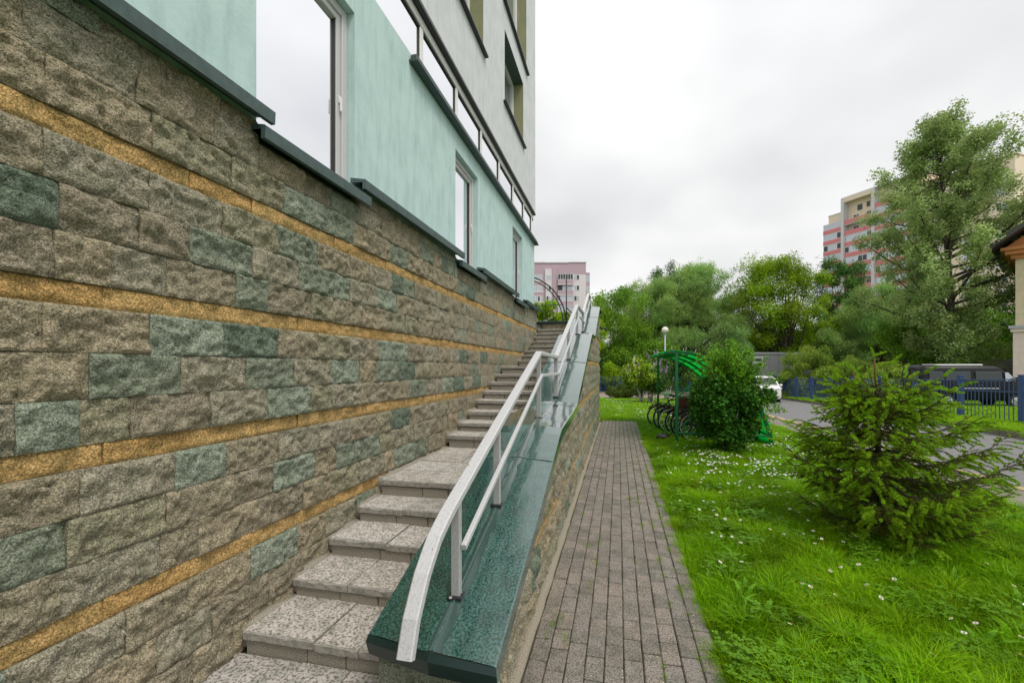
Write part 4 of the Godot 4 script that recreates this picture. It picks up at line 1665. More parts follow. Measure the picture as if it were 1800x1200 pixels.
	for k in 5200:
		var x := rng.randf_range(-30.0, 75.0)
		var f := 84.0 + rng.randf_range(-4.0, 4.0) - x * 0.12
		var top := 6.5 + 2.5 * nz.get_noise_2d(x * 0.12, 3.0) + 1.5 * nz.get_noise_2d(x * 0.5, 9.0)
		xfs.append(Transform3D(Basis(Vector3.UP, rng.randf() * TAU).scaled(Vector3.ONE * 1.9), P(x, -0.5 + top * pow(rng.randf(), 0.7), f)))
		cols.append(tint(rng.randf_range(0.7, 1.1), 0.05))
	var fo := scatter("foliage", broad, M.leaf_deep, xfs, cols, self)
	tag(fo, "far belt of dark foliage closing the gaps between the trees", "foliage", "", "stuff")
	# bushes this side of the fence and beyond
	tree("round_bush", "rounded light green bush trimmed like a dome behind the blue fence", "bush", P(14.5, g0, 38.6), [[-0.3, 1.7, 0, 2.35, 2.05, 2.0], [1.6, 1.5, 0, 1.9, 1.55, 1.7], [2.8, 1.1, 0, 1.2, 1.1, 1.3]], 150, 30, leaf_cluster(15, 20, 0.3, 0.15, 0.06, 0.5), M.leaf_round, 0.48, 0.1, 0.7, "bushes by the fence")
	tree("low_yellow_bush", "low yellow-green bush behind the spruce's top and left of the dark van", "bush", P(17.4, -0.5, 34.6), [[0, 1.25, 0, 1.5, 1.05, 1.2]], 34, 28, leaf_cluster(15, 20, 0.3, 0.15, 0.06, 0.5), M.leaf_round, 0.42, 0.08, 0.5, "bushes by the fence")
	tree("clipped_hedge", "low dark clipped hedge at the far edge of the lawn, left of the lilacs", "hedge", P(0.35, -0.48, 31.2), [[-0.5, 0.45, 0, 0.85, 0.42, 0.6], [0.6, 0.5, 0, 0.9, 0.42, 0.6]], 60, 34, leaf_cluster(16, 20, 0.14, 0.06, 0.03), M.leaf_hedge, 0.24, 0.04, 0.3)
	lilac(P(1.25, -0.34, 26.2), "yellow-green lilac bush with pale pink flower spikes, left of the bicycle shelter", 1.0, M.leaf_lilac, [M.petal_pale, M.petal_pale, M.petal_lilac], M.bark_pale, [[0, 1.75, 0, 0.85, 0.65, 0.75], [-0.35, 1.35, 0, 0.7, 0.45, 0.6]])
	lilac(P(1.75, -0.33, 26.6), "darker lilac bush with mauve flowers between the yellow-green lilac and the shelter", 1.0, M.leaf_lilac_dark, [M.petal_lilac, M.petal_lilac], M.bark_pale, [[0.2, 1.4, 0, 0.75, 0.75, 0.7]])
	lilac(P(3.1, -0.46, 30.5), "lilac tree with whitewashed trunks seen through the bicycle shelter's posts", 1.25, M.leaf_lilac_dark, [M.petal_lilac, M.petal_pale], M.whitewash, [[0, 1.6, 0, 1.35, 0.85, 1.1], [0.3, 1.9, 0, 1.3, 0.5, 1.0]])

func lilac(foot: Vector3, label: String, s: float, leaf: Material, petals: Array, stem: Material, env: Array):
	var e2 := []
	for e in env:
		e2.append([e[0] * s, e[1] * s, e[2] * s, e[3] * s, e[4] * s, e[5] * s])
	var t := tree("lilac_bush", label, "bush", foot, e2, int(46 * s), 26, leaf_cluster(17, 14, 0.2, 0.10, 0.075), leaf, 0.3 * s, 0.028, 0.7 * s, "lilacs at the end of the lawn")
	var st := ST()
	for k in 3:
		var a := k * 2.1 + rng.randf()
		tube(st, [Vector3(cos(a) * 0.08, -0.1, sin(a) * 0.08), Vector3(cos(a) * 0.13, 0.55 * s, sin(a) * 0.13), Vector3(cos(a) * 0.35, 1.2 * s, sin(a) * 0.35)], [0.045 * s, 0.032, 0.02], 7)
	part("stem", st, stem, t)
	# flower spikes made of many florets
	for k in int(16 * s):
		var e = e2[k % e2.size()]
		var d := rnd_unit()
		d.y = absf(d.y) * 0.9 + 0.15
		d.z = absf(d.z)
		d = d.normalized()
		var c := Vector3(e[0] + d.x * e[3] * 1.08, e[1] + d.y * e[4] * 1.12, e[2] + d.z * e[5] * 1.08)
		st = ST()
		var hh := rng.randf_range(0.2, 0.34)
		var ax := (Vector3.UP + d * 0.5).normalized()
		for q in 40:
			var u := rng.randf()
			var p := c + ax * hh * u + rnd_unit() * 0.055 * (1.0 - u * 0.75)
			var b := frame_of(rnd_unit())
			quad(st, p - b.x * 0.016, p - b.y * 0.016, p + b.x * 0.016, p + b.y * 0.016)
		part("flower_spike", st, petals[k % petals.size()], t)

# ---------------------------------------------------------------- lawn
func tuft_mesh(sd: int, blades: int, h0: float, h1: float, w: float, spread: float, bend: float) -> ArrayMesh:
	var r := RandomNumberGenerator.new()
	r.seed = sd
	var st := ST()
	st.set_smooth_group(-1)
	for k in blades:
		var a := r.randf() * TAU
		var o := Vector3(cos(a), 0, sin(a))
		var p := o * spread * r.randf()
		var h := r.randf_range(h0, h1)
		var s := Vector3(-o.z, 0, o.x).rotated(Vector3.UP, r.randf_range(-0.7, 0.7)) * w * r.randf_range(0.7, 1.2)
		var b := bend * r.randf_range(0.2, 1.2)
		var p1 := p + Vector3.UP * h * 0.55 + o * h * b * 0.25
		var p2 := p + Vector3.UP * h * (1.0 - b * 0.25) + o * h * b * 0.8
		tri(st, p - s, p1 - s * 0.8, p + s)
		tri(st, p + s, p1 - s * 0.8, p1 + s * 0.8)
		tri(st, p1 - s * 0.8, p2, p1 + s * 0.8)
	st.generate_normals()
	return st.commit()

func clover_mesh(sd: int) -> ArrayMesh:
	var r := RandomNumberGenerator.new()
	r.seed = sd
	var st := ST()
	st.set_smooth_group(-1)
	for k in 9:
		var a := r.randf() * TAU
		var p := Vector3(cos(a), 0, sin(a)) * 0.075 * sqrt(r.randf()) + Vector3.UP * r.randf_range(0.05, 0.095)
		for q in 3:
			var b := a + q * TAU / 3.0
			var o := Vector3(cos(b), r.randf_range(-0.15, 0.3), sin(b)) * 0.017
			var s := Vector3(-sin(b), 0, cos(b)) * 0.0095
			quad(st, p, p + o * 0.7 - s, p + o, p + o * 0.7 + s)
	st.generate_normals()
	return st.commit()

func rosette_mesh(sd: int) -> ArrayMesh:
	var r := RandomNumberGenerator.new()
	r.seed = sd
	var st := ST()
	st.set_smooth_group(-1)
	for k in 7:
		var a := k * TAU / 7 + r.randf_range(-0.3, 0.3)
		var o := Vector3(cos(a), 0, sin(a))
		var s := Vector3(-o.z, 0, o.x) * r.randf_range(0.013, 0.02)
		var l := r.randf_range(0.10, 0.17)
		var y := r.randf_range(0.4, 0.9)
		var p1 := o * l * 0.5 + Vector3.UP * l * y * 0.8
		var p2 := o * l + Vector3.UP * l * y
		tri(st, Vector3.ZERO, p1 - s, p1 + s)
		tri(st, p1 - s, p2, p1 + s)
	st.generate_normals()
	return st.commit()

func daisy_mesh() -> ArrayMesh:
	var st := ST()
	st.set_smooth_group(-1)
	for k in 11:
		var a := k * TAU / 11
		var o := Vector3(cos(a), 0.12, sin(a)) * 0.0165
		var s := Vector3(-sin(a), 0, cos(a)) * 0.0038
		quad(st, o * 0.2, o * 0.75 - s, o, o * 0.75 + s)
	st.generate_normals()
	return st.commit()

func daisy_eye_mesh() -> ArrayMesh:
	var st := ST()
	ball(st, Vector3(0, 0.003, 0), Vector3(0.0055, 0.004, 0.0055), 7, 4)
	st.generate_normals()
	return st.commit()

func on_lawn(x: float, f: float) -> bool:
	if f < 14.7:
		return x > 0.53 + 0.045 * nz.get_noise_1d(f * 7.0) and x < 4.43
	if f < 31.5:
		return x > -2.5 and x < 4.43
	return false

func make_lawn():
	var tufts := [tuft_mesh(1, 13, 0.07, 0.17, 0.0022, 0.06, 1.0), tuft_mesh(2, 13, 0.06, 0.13, 0.0024, 0.07, 0.8), tuft_mesh(3, 12, 0.12, 0.25, 0.0026, 0.05, 1.2)]
	var lists := [[], [], []]
	var cols := [[], [], []]
	var bands := [[1.7, 4.0, 1250.0], [4.0, 7.0, 720.0], [7.0, 11.0, 380.0], [11.0, 18.0, 220.0], [18.0, 32.0, 120.0]]
	for bd in bands:
		var area: float = (bd[1] - bd[0]) * 7.2
		for k in int(area * bd[2]):
			var f := rng.randf_range(bd[0], bd[1])
			var x := rng.randf_range(-2.6, 4.6)
			if not on_lawn(x, f):
				continue
			var patch := nz.get_noise_2d(x * 1.1, f * 1.1)
			var p2 := nz.get_noise_2d(x * 3.1 + 40.0, f * 3.1)
			if f < 9.0 and p2 < -0.42 and rng.randf() < 0.6:
				continue
			var i := 2 if p2 > 0.25 and f < 7.0 else rng.randi() % 2
			var s := rng.randf_range(0.65, 1.15) * (1.0 + 0.4 * patch)
			if x < 0.75 and f < 14.7:
				s *= 0.75
			if f > 12.0:
				s *= 0.75
			var wide := 1.0 + maxf(0.0, f - 5.0) * 0.16
			var b := Basis(Vector3.UP, rng.randf() * TAU).scaled(Vector3(s * wide, s, s * wide))
			lists[i].append(Transform3D(b, P(x, G(f) - 0.004, f)))
			var straw := rng.randf() < 0.035
			cols[i].append(Color(1.6, 1.0, 5.0) if straw else tint(rng.randf_range(0.6, 1.25) * (1.0 + 0.55 * patch), 0.2 * nz.get_noise_2d(x * 0.8, f * 0.8 + 70.0) + rng.randf_range(-0.08, 0.16)))
	for i in 3:
		var o := scatter("grass", tufts[i], M.grass_blade, lists[i], cols[i], self)
		tag(o, ["mixed grass blades of the lawn beside the paved path", "shorter grass blades of the lawn beside the paved path", "long arching grass tufts in the near lawn"][i], "grass", "", "stuff")
	# verge beyond the road, and the strip behind the fence
	var xfs := []
	var cl := []
	for k in 15000:
		var f := rng.randf_range(9.0, 42.0)
		var x := far_edge(f) + 0.15 + pow(rng.randf(), 1.4) * 12.0
		var s := rng.randf_range(0.8, 1.5)
		xfs.append(Transform3D(Basis(Vector3.UP, rng.randf() * TAU).scaled(Vector3(s * 4.0, s * 0.9, s * 4.0)), P(x, G(f), f)))
		cl.append(tint(rng.randf_range(0.8, 1.2), rng.randf_range(0.0, 0.2)))
	tag(scatter("grass", tufts[1], M.grass_blade, xfs, cl, self), "rough grass of the verge along the blue fence", "grass", "", "stuff")
	# broad-leaved plants among the grass
	xfs = []
	cl = []
	for k in 3600:
		var f := 1.8 + 8.0 * pow(rng.randf(), 1.5)
		var x := rng.randf_range(0.6, 4.4)
		if not on_lawn(x, f) or nz.get_noise_2d(x * 1.6 + 9.0, f * 1.6 + 3.0) < 0.10:
			continue
		var s := rng.randf_range(0.7, 1.3)
		xfs.append(Transform3D(Basis(Vector3.UP, rng.randf() * TAU).scaled(Vector3.ONE * s), P(x, G(f), f)))
		cl.append(tint(rng.randf_range(0.75, 1.15)))
	tag(scatter("clover", clover_mesh(4), M.clover, xfs, cl, self), "low clover growing through the near lawn", "clover", "", "stuff")
	xfs = []
	cl = []
	for k in 420:
		var f := 1.9 + 8.0 * pow(rng.randf(), 1.4)
		var x := rng.randf_range(0.7, 4.4)
		if on_lawn(x, f):
			xfs.append(Transform3D(Basis(Vector3.UP, rng.randf() * TAU).scaled(Vector3.ONE * rng.randf_range(0.5, 1.0)), P(x, G(f), f)))
			cl.append(tint(rng.randf_range(0.9, 1.3), -0.05))
	tag(scatter("weeds", rosette_mesh(5), M.clover, xfs, cl, self), "broad-leaved weeds scattered in the near lawn", "weeds", "", "stuff")
	# weeds in the joints of the path
	xfs = []
	cl = []
	var joints := []
	for k in 60:
		joints.append([0.445 - 0.1035 * int(rng.randf() * rng.randf() * 4.0) + 0.0, rng.randf_range(2.3, 9.0)])
	for k in 14:
		joints.append([0.445 - 0.1035 * (rng.randi() % 10), rng.randf_range(2.3, 8.0)])
	for q in joints + [[-0.37, 2.95], [-0.42, 2.75], [-0.4, 2.85], [-0.31, 2.7], [0.44, 3.5], [0.45, 3.2], [0.47, 2.95], [0.43, 4.2], [0.46, 4.6], [-0.5, 5.2], [-0.49, 6.9], [0.47, 2.8], [0.45, 3.8], [-0.2, 3.4], [0.48, 5.6]]:
		for k in 4:
			xfs.append(Transform3D(Basis(Vector3.UP, rng.randf() * TAU).scaled(Vector3(0.35, 0.42, 0.35) * rng.randf_range(0.6, 1.2)), P(q[0] + rng.randf_range(-0.012, 0.012), 0.012, q[1] + rng.randf_range(-0.06, 0.06))))
			cl.append(tint(rng.randf_range(0.8, 1.1), 0.15))
	tag(scatter("weeds", tufts[1], M.grass_blade, xfs, cl, self), "small grass tufts growing in the joints of the paved path", "weeds", "", "stuff")
	make_daisies()

func make_daisies():
	var dm := daisy_mesh()
	var em := daisy_eye_mesh()
	var stem := ST()
	tube(stem, [Vector3(0, -0.10, 0), Vector3(0.004, -0.05, 0), Vector3.ZERO], [0.0012, 0.001, 0.001], 4, false)
	var sm := fin(stem)
	# the nearest ones stand alone
	var first: Node3D = null
	var spots := [[0.93, 4.53], [1.05, 4.36], [0.78, 3.85], [0.80, 3.78], [1.24, 3.67], [1.32, 3.6], [1.52, 4.05], [1.57, 3.92], [1.10, 3.15], [1.22, 3.14], [0.70, 5.6], [0.86, 5.3], [1.0, 5.1], [1.2, 5.0], [0.95, 5.9], [1.3, 2.95], [1.7, 3.5], [2.1, 3.0], [2.0, 3.35], [2.25, 3.2], [2.3, 2.75], [1.9, 2.7], [2.55, 3.6], [2.7, 3.9], [2.8, 4.3], [2.9, 4.1], [3.0, 4.6], [1.5, 4.7], [1.62, 5.2], [1.4, 5.5]]
	for k in 46:
		spots.append([rng.randf_range(0.8, 2.2), rng.randf_range(4.4, 6.6)])
	for k in 14:
		spots.append([rng.randf_range(0.8, 2.6), rng.randf_range(2.4, 4.2)])
	for s in spots:
		var d: Node3D
		var pos := P(s[0], 0.105 + rng.randf_range(-0.02, 0.02), s[1])
		if first == null:
			d = thing("daisy", "small white daisy with a yellow eye in the near lawn beside the path", "flower", pos, 0, "daisies in the near lawn")
			part("petals", dm, M.petal_white, d)
			part("eye", em, M.petal_yellow, d)
			part("stem", sm, M.clover, d)
			first = d
		else:
			d = first.duplicate()
			d.name = numbered("daisy")
			add_child(d, true)
			d.position = pos
		d.rotation = Vector3(rng.randf_range(-0.5, 0.5), rng.randf() * TAU, rng.randf_range(-0.5, 0.5))
		d.scale = Vector3.ONE * rng.randf_range(0.75, 1.1)
	var xfs := []
	for k in 2600:
		var f := 0.0
		var x := 0.0
		var r := rng.randf()
		if r < 0.30:
			f = rng.randfn(8.2, 1.0)
			x = rng.randfn(2.0, 0.6)
		elif r < 0.5:
			f = rng.randfn(9.6, 1.0)
			x = rng.randfn(3.4, 0.5)
		elif r < 0.8:
			f = rng.randf_range(16.0, 29.0)
			x = rng.randf_range(-1.8, 3.5)
		else:
			f = rng.randf_range(5.5, 20.0)
			x = rng.randf_range(0.7, 4.3)
		if not on_lawn(x, f) or f < 5.5:
			continue
		if nz.get_noise_2d(x * 1.3 + 31.0, f * 1.3) < -0.05:
			continue
		var s := rng.randf_range(0.8, 1.25) * (1.0 + maxf(0.0, f - 12.0) * 0.03)
		xfs.append(Transform3D((Basis(Vector3.RIGHT, rng.randf_range(-0.5, 0.6)) * Basis(Vector3.BACK, rng.randf_range(-0.5, 0.5))).scaled(Vector3.ONE * s), P(x, G(f) + 0.10 + rng.randf_range(-0.02, 0.025), f)))
	tag(scatter("daisies", dm, M.petal_white, xfs, [], self), "white daisies sprinkled over the lawn farther off", "daisies", "", "stuff")

# ---------------------------------------------------------------- spruce
func sprig(sd: int, needles: int, length: float, nl: float, nw: float, lift: float) -> ArrayMesh:
	var r := RandomNumberGenerator.new()
	r.seed = sd
	var st := ST()
	st.set_smooth_group(-1)
	for k in needles:
		var u := (k + r.randf()) / needles
		var a := r.randf() * TAU
		var o := Vector3(cos(a), sin(a), 0)
		if o.y < -0.3 and r.randf() < 0.5:
			o.y = -o.y
		var p := Vector3(0, 0, -u * length)
		var d := (o + Vector3(0, 0, -lift)).normalized()
		var s := d.cross(Vector3(r.randfn(), r.randfn(), r.randfn())).normalized() * nw
		var l := nl * r.randf_range(0.75, 1.1) * (1.0 - 0.35 * maxf(0.0, u - 0.7) / 0.3)
		tri(st, p - s, p + d * l, p + s)
	# the twig itself
	for q in 3:
		var a := q * TAU / 3
		var b := (q + 1) * TAU / 3
		var ra := Vector3(cos(a), sin(a), 0) * 0.0022
		var rb := Vector3(cos(b), sin(b), 0) * 0.0022
		quad(st, ra, rb, rb + Vector3(0, 0, -length), ra + Vector3(0, 0, -length))
	st.generate_normals()
	return st.commit()

func make_spruce():
	var t := thing("spruce_tree", "young spruce with bright new shoot tips on the lawn in the right foreground", "tree", P(2.47, 0, 5.1))
	var old_m := sprig(1, 64, 0.10, 0.020, 0.0018, 0.75)
	var new_m := sprig(2, 130, 0.095, 0.020, 0.0027, 0.6)
	var st := ST()
	tube(st, [Vector3(0, -0.1, 0), Vector3(0.01, 0.3, 0), Vector3(-0.02, 0.8, 0.01), Vector3(-0.03, 1.2, 0), Vector3(-0.03, 1.42, 0)], [0.042, 0.034, 0.026, 0.016, 0.011], 8)
	var olds := []
	var ocol := []
	var news := []
	var ncol := []
	var branches := []
	# [height, azimuth, length, rise]
	var hs := [0.14, 0.20, 0.38, 0.43, 0.60, 0.65, 0.82, 0.87, 1.02, 1.07, 1.20, 1.24, 1.36, 1.41]
	for i in hs.size():
		var h: float = hs[i]
		var L := lerp_list([[0.0, 0.6], [0.3, 0.86], [0.55, 0.95], [0.75, 0.95], [1.0, 0.80], [1.2, 0.55], [1.36, 0.36], [1.45, 0.28]], h)
		var nb := 8 if h < 1.0 else 7
		for k in nb:
			var az := TAU * (k + rng.randf_range(-0.3, 0.3)) / nb + i * 0.55
			var l := L * rng.randf_range(0.62, 1.02)
			# the crown leans out to the right as seen from the path
			var right := Vector3(0.9737, 0, -0.2277)
			var o := Vector3(cos(az), 0, sin(az))
			l *= 1.0 + 0.17 * o.dot(right) * (1.0 if h < 1.1 else 0.3)
			branches.append([h + rng.randf_range(-0.03, 0.03), o, l, rng.randf_range(0.02, 0.30) * (0.4 + h)])
	# one long low limb reaching right
	branches.append([0.55, Vector3(0.97, 0, 0.05).normalized(), 1.22, 0.36])
	branches.append([0.66, Vector3(0.9, 0, 0.35).normalized(), 1.1, 0.3])
	for k in 14:
		var az := k * 2.4
		branches.append([rng.randf_range(1.12, 1.36), Vector3(cos(az), 0, sin(az)), rng.randf_range(0.22, 0.40), rng.randf_range(0.35, 0.8)])
	branches.append([1.3, Vector3(-0.9, 0, 0.1).normalized(), 0.30, 0.75])
	branches.append([1.28, Vector3(-0.6, 0, 0.6).normalized(), 0.36, 0.5])
	branches.append([1.34, Vector3(0.8, 0, 0.3).normalized(), 0.40, 0.45])
	for b in branches:
		var o: Vector3 = b[1]
		var l: float = b[2]
		var s := Vector3(-0.02, b[0], 0)
		var rise: float = b[3]
		var pts := []
		var nseg := 7
		for k in nseg + 1:
			var u := float(k) / nseg
			pts.append(s + o * l * u + Vector3.UP * (rise * l * pow(u, 1.5) - 0.16 * l * sin(u * PI)) + rnd_unit() * 0.012)
		tube(st, pts, [0.012 * sqrt(l), 0.010 * sqrt(l), 0.008, 0.006, 0.005, 0.004, 0.003, 0.002], 5, false)
		# side twigs
		var n := int(l / 0.02)
		for k in range(1, n + 1):
			var u := clampf((k + rng.randf_range(-0.3, 0.3)) / n, 0.06, 1.0)
			var i0 := mini(int(u * nseg), nseg - 1)
			var p: Vector3 = pts[i0].lerp(pts[i0 + 1], u * nseg - i0)
			var ax: Vector3 = (pts[i0 + 1] - pts[i0]).normalized()
			var side := ax.cross(Vector3.UP).normalized() * (1.0 if k % 2 else -1.0)
			var tl := lerpf(0.34, 0.12, u) * rng.randf_range(0.5, 1.15) * clampf(l, 0.4, 1.0)
			if u < 0.25:
				tl *= 0.6
			var dir := (ax * 0.75 + side * rng.randf_range(0.5, 1.0) + Vector3.UP * rng.randf_range(-0.55, 0.12)).normalized()
			if k == n:
				dir = ax
			var cnt := maxi(1, int(tl / 0.085))
			var q := p
			for j in cnt:
				dir = (dir + Vector3.DOWN * 0.16 + rnd_unit() * 0.08).normalized()
				var sc := rng.randf_range(0.85, 1.1)
				if u > 0.15 or rng.randf() < 0.5:
					olds.append(Transform3D(Basis.looking_at(dir, Vector3.UP if absf(dir.y) < 0.95 else Vector3.RIGHT).scaled(Vector3.ONE * sc), q))
					ocol.append(tint(rng.randf_range(0.7, 1.35), rng.randf_range(0.0, 0.3)))
				q += dir * 0.092 * sc
				# buds that broke sideways
				if u > 0.25 and rng.randf() < 0.16 + 0.24 * b[0]:
					var d2 := (dir + side * rng.randf_range(-0.9, 0.9) + Vector3.DOWN * rng.randf_range(-0.2, 0.5)).normalized()
					news.append(Transform3D(Basis.looking_at(d2, Vector3.UP if absf(d2.y) < 0.95 else Vector3.RIGHT).scaled(Vector3.ONE * rng.randf_range(0.5, 0.85)), q))
					ncol.append(tint(rng.randf_range(0.75, 1.2), rng.randf_range(-0.1, 0.1)))
			if rng.randf() < (0.45 + 0.35 * b[0] if u > 0.3 else 0.2):
				var d3 := (dir + Vector3.DOWN * rng.randf_range(-0.1, 0.75)).normalized()
				news.append(Transform3D(Basis.looking_at(d3, Vector3.UP if absf(d3.y) < 0.95 else Vector3.RIGHT).scaled(Vector3.ONE * rng.randf_range(0.85, 1.35)), q))
				ncol.append(tint(rng.randf_range(0.8, 1.25), rng.randf_range(-0.12, 0.12)))
	part("trunk", st, M.bark, t)
	# bare reddish leaders
	st = ST()
	tube(st, [Vector3(-0.03, 1.38, 0), Vector3(-0.045, 1.6, 0.0), Vector3(-0.05, 1.76, 0)], [0.010, 0.008, 0.006], 7)
	tube(st, [Vector3(-0.05, 1.40, 0.02), Vector3(-0.22, 1.46, 0.02), Vector3(-0.24, 1.62, 0.02)], [0.009, 0.008, 0.007], 7)
	part("leader", st, M.bark_red, t)
	for q in [[Vector3(-0.05, 1.74, 0), Vector3(-0.3, 0.8, 0.2)], [Vector3(-0.05, 1.76, 0), Vector3(0.5, 0.2, 0.1)], [Vector3(-0.05, 1.66, 0), Vector3(0.9, 0.3, 0.2)], [Vector3(0.04, 1.69, 0), Vector3(0.8, 0.1, 0.3)], [Vector3(0.06, 1.69, 0), Vector3(0.9, -0.2, -0.2)], [Vector3(0.1, 1.7, 0), Vector3(0.6, 0.6, 0.2)], [Vector3(-0.24, 1.62, 0.02), Vector3(-0.5, 0.7, 0.1)], [Vector3(-0.24, 1.60, 0.02), Vector3(0.7, 0.5, 0.1)], [Vector3(-0.23, 1.55, 0.02), Vector3(0.8, 0.0, 0.3)], [Vector3(-0.2, 1.5, 0.02), Vector3(-0.6, -0.3, 0.4)], [Vector3(-0.36, 1.5, 0.0), Vector3(-0.3, 0.8, 0.1)], [Vector3(-0.38, 1.58, 0.0), Vector3(0.2, 0.9, 0.0)], [Vector3(-0.37, 1.66, 0.0), Vector3(0.8, 0.3, 0.0)], [Vector3(-0.31, 1.68, 0.0), Vector3(0.8, -0.4, 0.0)]]:
		var d: Vector3 = q[1].normalized()
		news.append(Transform3D(Basis.looking_at(d, Vector3.UP).scaled(Vector3.ONE * 1.1), q[0]))
		ncol.append(tint(1.1, 0.0))
	scatter("old_needles", old_m, M.needle_old, olds, ocol, t)
	scatter("new_shoots", new_m, M.needle_new, news, ncol, t)

func make_bushes():
	var small := leaf_cluster(18, 12, 0.10, 0.062, 0.048)
	var t := tree("leafy_bush", "big dark leafy bush hiding the middle of the green bicycle shelter", "bush", P(2.03, 0, 9.35), [[0, 0.92, 0, 0.5, 0.62, 0.5], [-0.2, 1.2, 0, 0.4, 0.36, 0.4], [0.28, 1.12, 0, 0.42, 0.42, 0.4], [-0.28, 0.8, 0, 0.42, 0.42, 0.4], [0.12, 0.4, 0, 0.34, 0.36, 0.34]], 110, 27, small, M.leaf_bush, 0.19, 0.022, 0.5, "", null, 0.25)
	var st := ST()
	for k in 9:
		var a := k * 0.9
		var o := Vector3(cos(a), 0, sin(a))
		tube(st, [o * 0.08 - Vector3.UP * 0.1, o * 0.14 + Vector3.UP * 0.5, o * 0.3 + Vector3.UP * 1.15], [0.022, 0.015, 0.006], 6, false)
	part("stem", st, M.bark_pale, t)
	# loose fresh shoots over the top and out to the right
	var xfs := []
	var cols := []
	st = ST()
	for k in 84:
		var a := rng.randf() * TAU
		var s := Vector3(cos(a) * 0.5 * rng.randf(), rng.randf_range(1.35, 1.75), sin(a) * 0.4 * rng.randf())
		s.y -= absf(s.x) * 0.5
		var e := s + Vector3(cos(a) * 0.14 + rng.randf_range(-0.08, 0.08), rng.randf_range(0.2, 0.48), sin(a) * 0.14)
		if k >= 77:
			s = Vector3(rng.randf_range(0.35, 0.6), rng.randf_range(0.5, 1.45), rng.randf_range(-0.2, 0.3))
			e = s + Vector3(rng.randf_range(0.2, 0.38), rng.randf_range(-0.1, 0.25), rng.randf_range(-0.1, 0.1))
		tube(st, [s, s.lerp(e, 0.5) + rnd_unit() * 0.02, e], [0.006, 0.004, 0.002], 5, false)
		for j in 7:
			xfs.append(Transform3D(Basis(Vector3.UP, rng.randf() * TAU).scaled(Vector3.ONE * rng.randf_range(0.5, 0.8)), s.lerp(e, j / 6.0) + rnd_unit() * 0.03))
			cols.append(tint(rng.randf_range(0.9, 1.25), rng.randf_range(-0.1, 0.1)))
	part("shoot", st, M.bark, t)
	scatter("fresh_leaves", small, M.leaf_fresh, xfs, cols, t)
	# plants by the terrace at the top of the stairs
	tree("terrace_shrub", "bright yellow-green shrub behind the low wall at the top of the stairs", "shrub", P(-3.0, 2.6, 17.5), [[0, 0.75, 0, 1.3, 0.7, 0.8], [1.5, 0.5, 0.4, 0.8, 0.5, 0.6]], 34, 26, leaf_cluster(19, 14, 0.2, 0.10, 0.075), M.leaf_lime, 0.26, 0.03, 0.4)

# ---------------------------------------------------------------- far buildings
func glazed(parent: Node3D, n: String, x0: float, x1: float, y0: float, y1: float, z: float, panes: int, fm: Material, gm: Material, depth := 0.12):
	var st := ST()
	var t := 0.09
	box(st, Vector3(x0, y0, z - depth), Vector3(x1, y0 + t, z))
	box(st, Vector3(x0, y1 - t, z - depth), Vector3(x1, y1, z))
	for k in panes + 1:
		var x := lerpf(x0, x1 - t, float(k) / panes)
		box(st, Vector3(x, y0 + t, z - depth), Vector3(x + t, y1 - t, z - 0.003))
	var f := part(n, st, fm, parent)
	for k in panes:
		var a := lerpf(x0, x1 - t, float(k) / panes) + t
		var b := lerpf(x0, x1 - t, float(k + 1) / panes)
		st = ST()
		box(st, Vector3(a, y0 + t, z - depth + 0.02), Vector3(b, y1 - t, z - 0.05))
		var m := gm
		if rng.randf() < 0.25:
			m = M.dark_glass
		part("pane", st, m, f)

func wall_box(parent: Node3D, n: String, lo: Vector3, hi: Vector3, m: Material) -> MeshInstance3D:
	var st := ST()
	box(st, lo, hi)
	return part(n, st, m, parent)

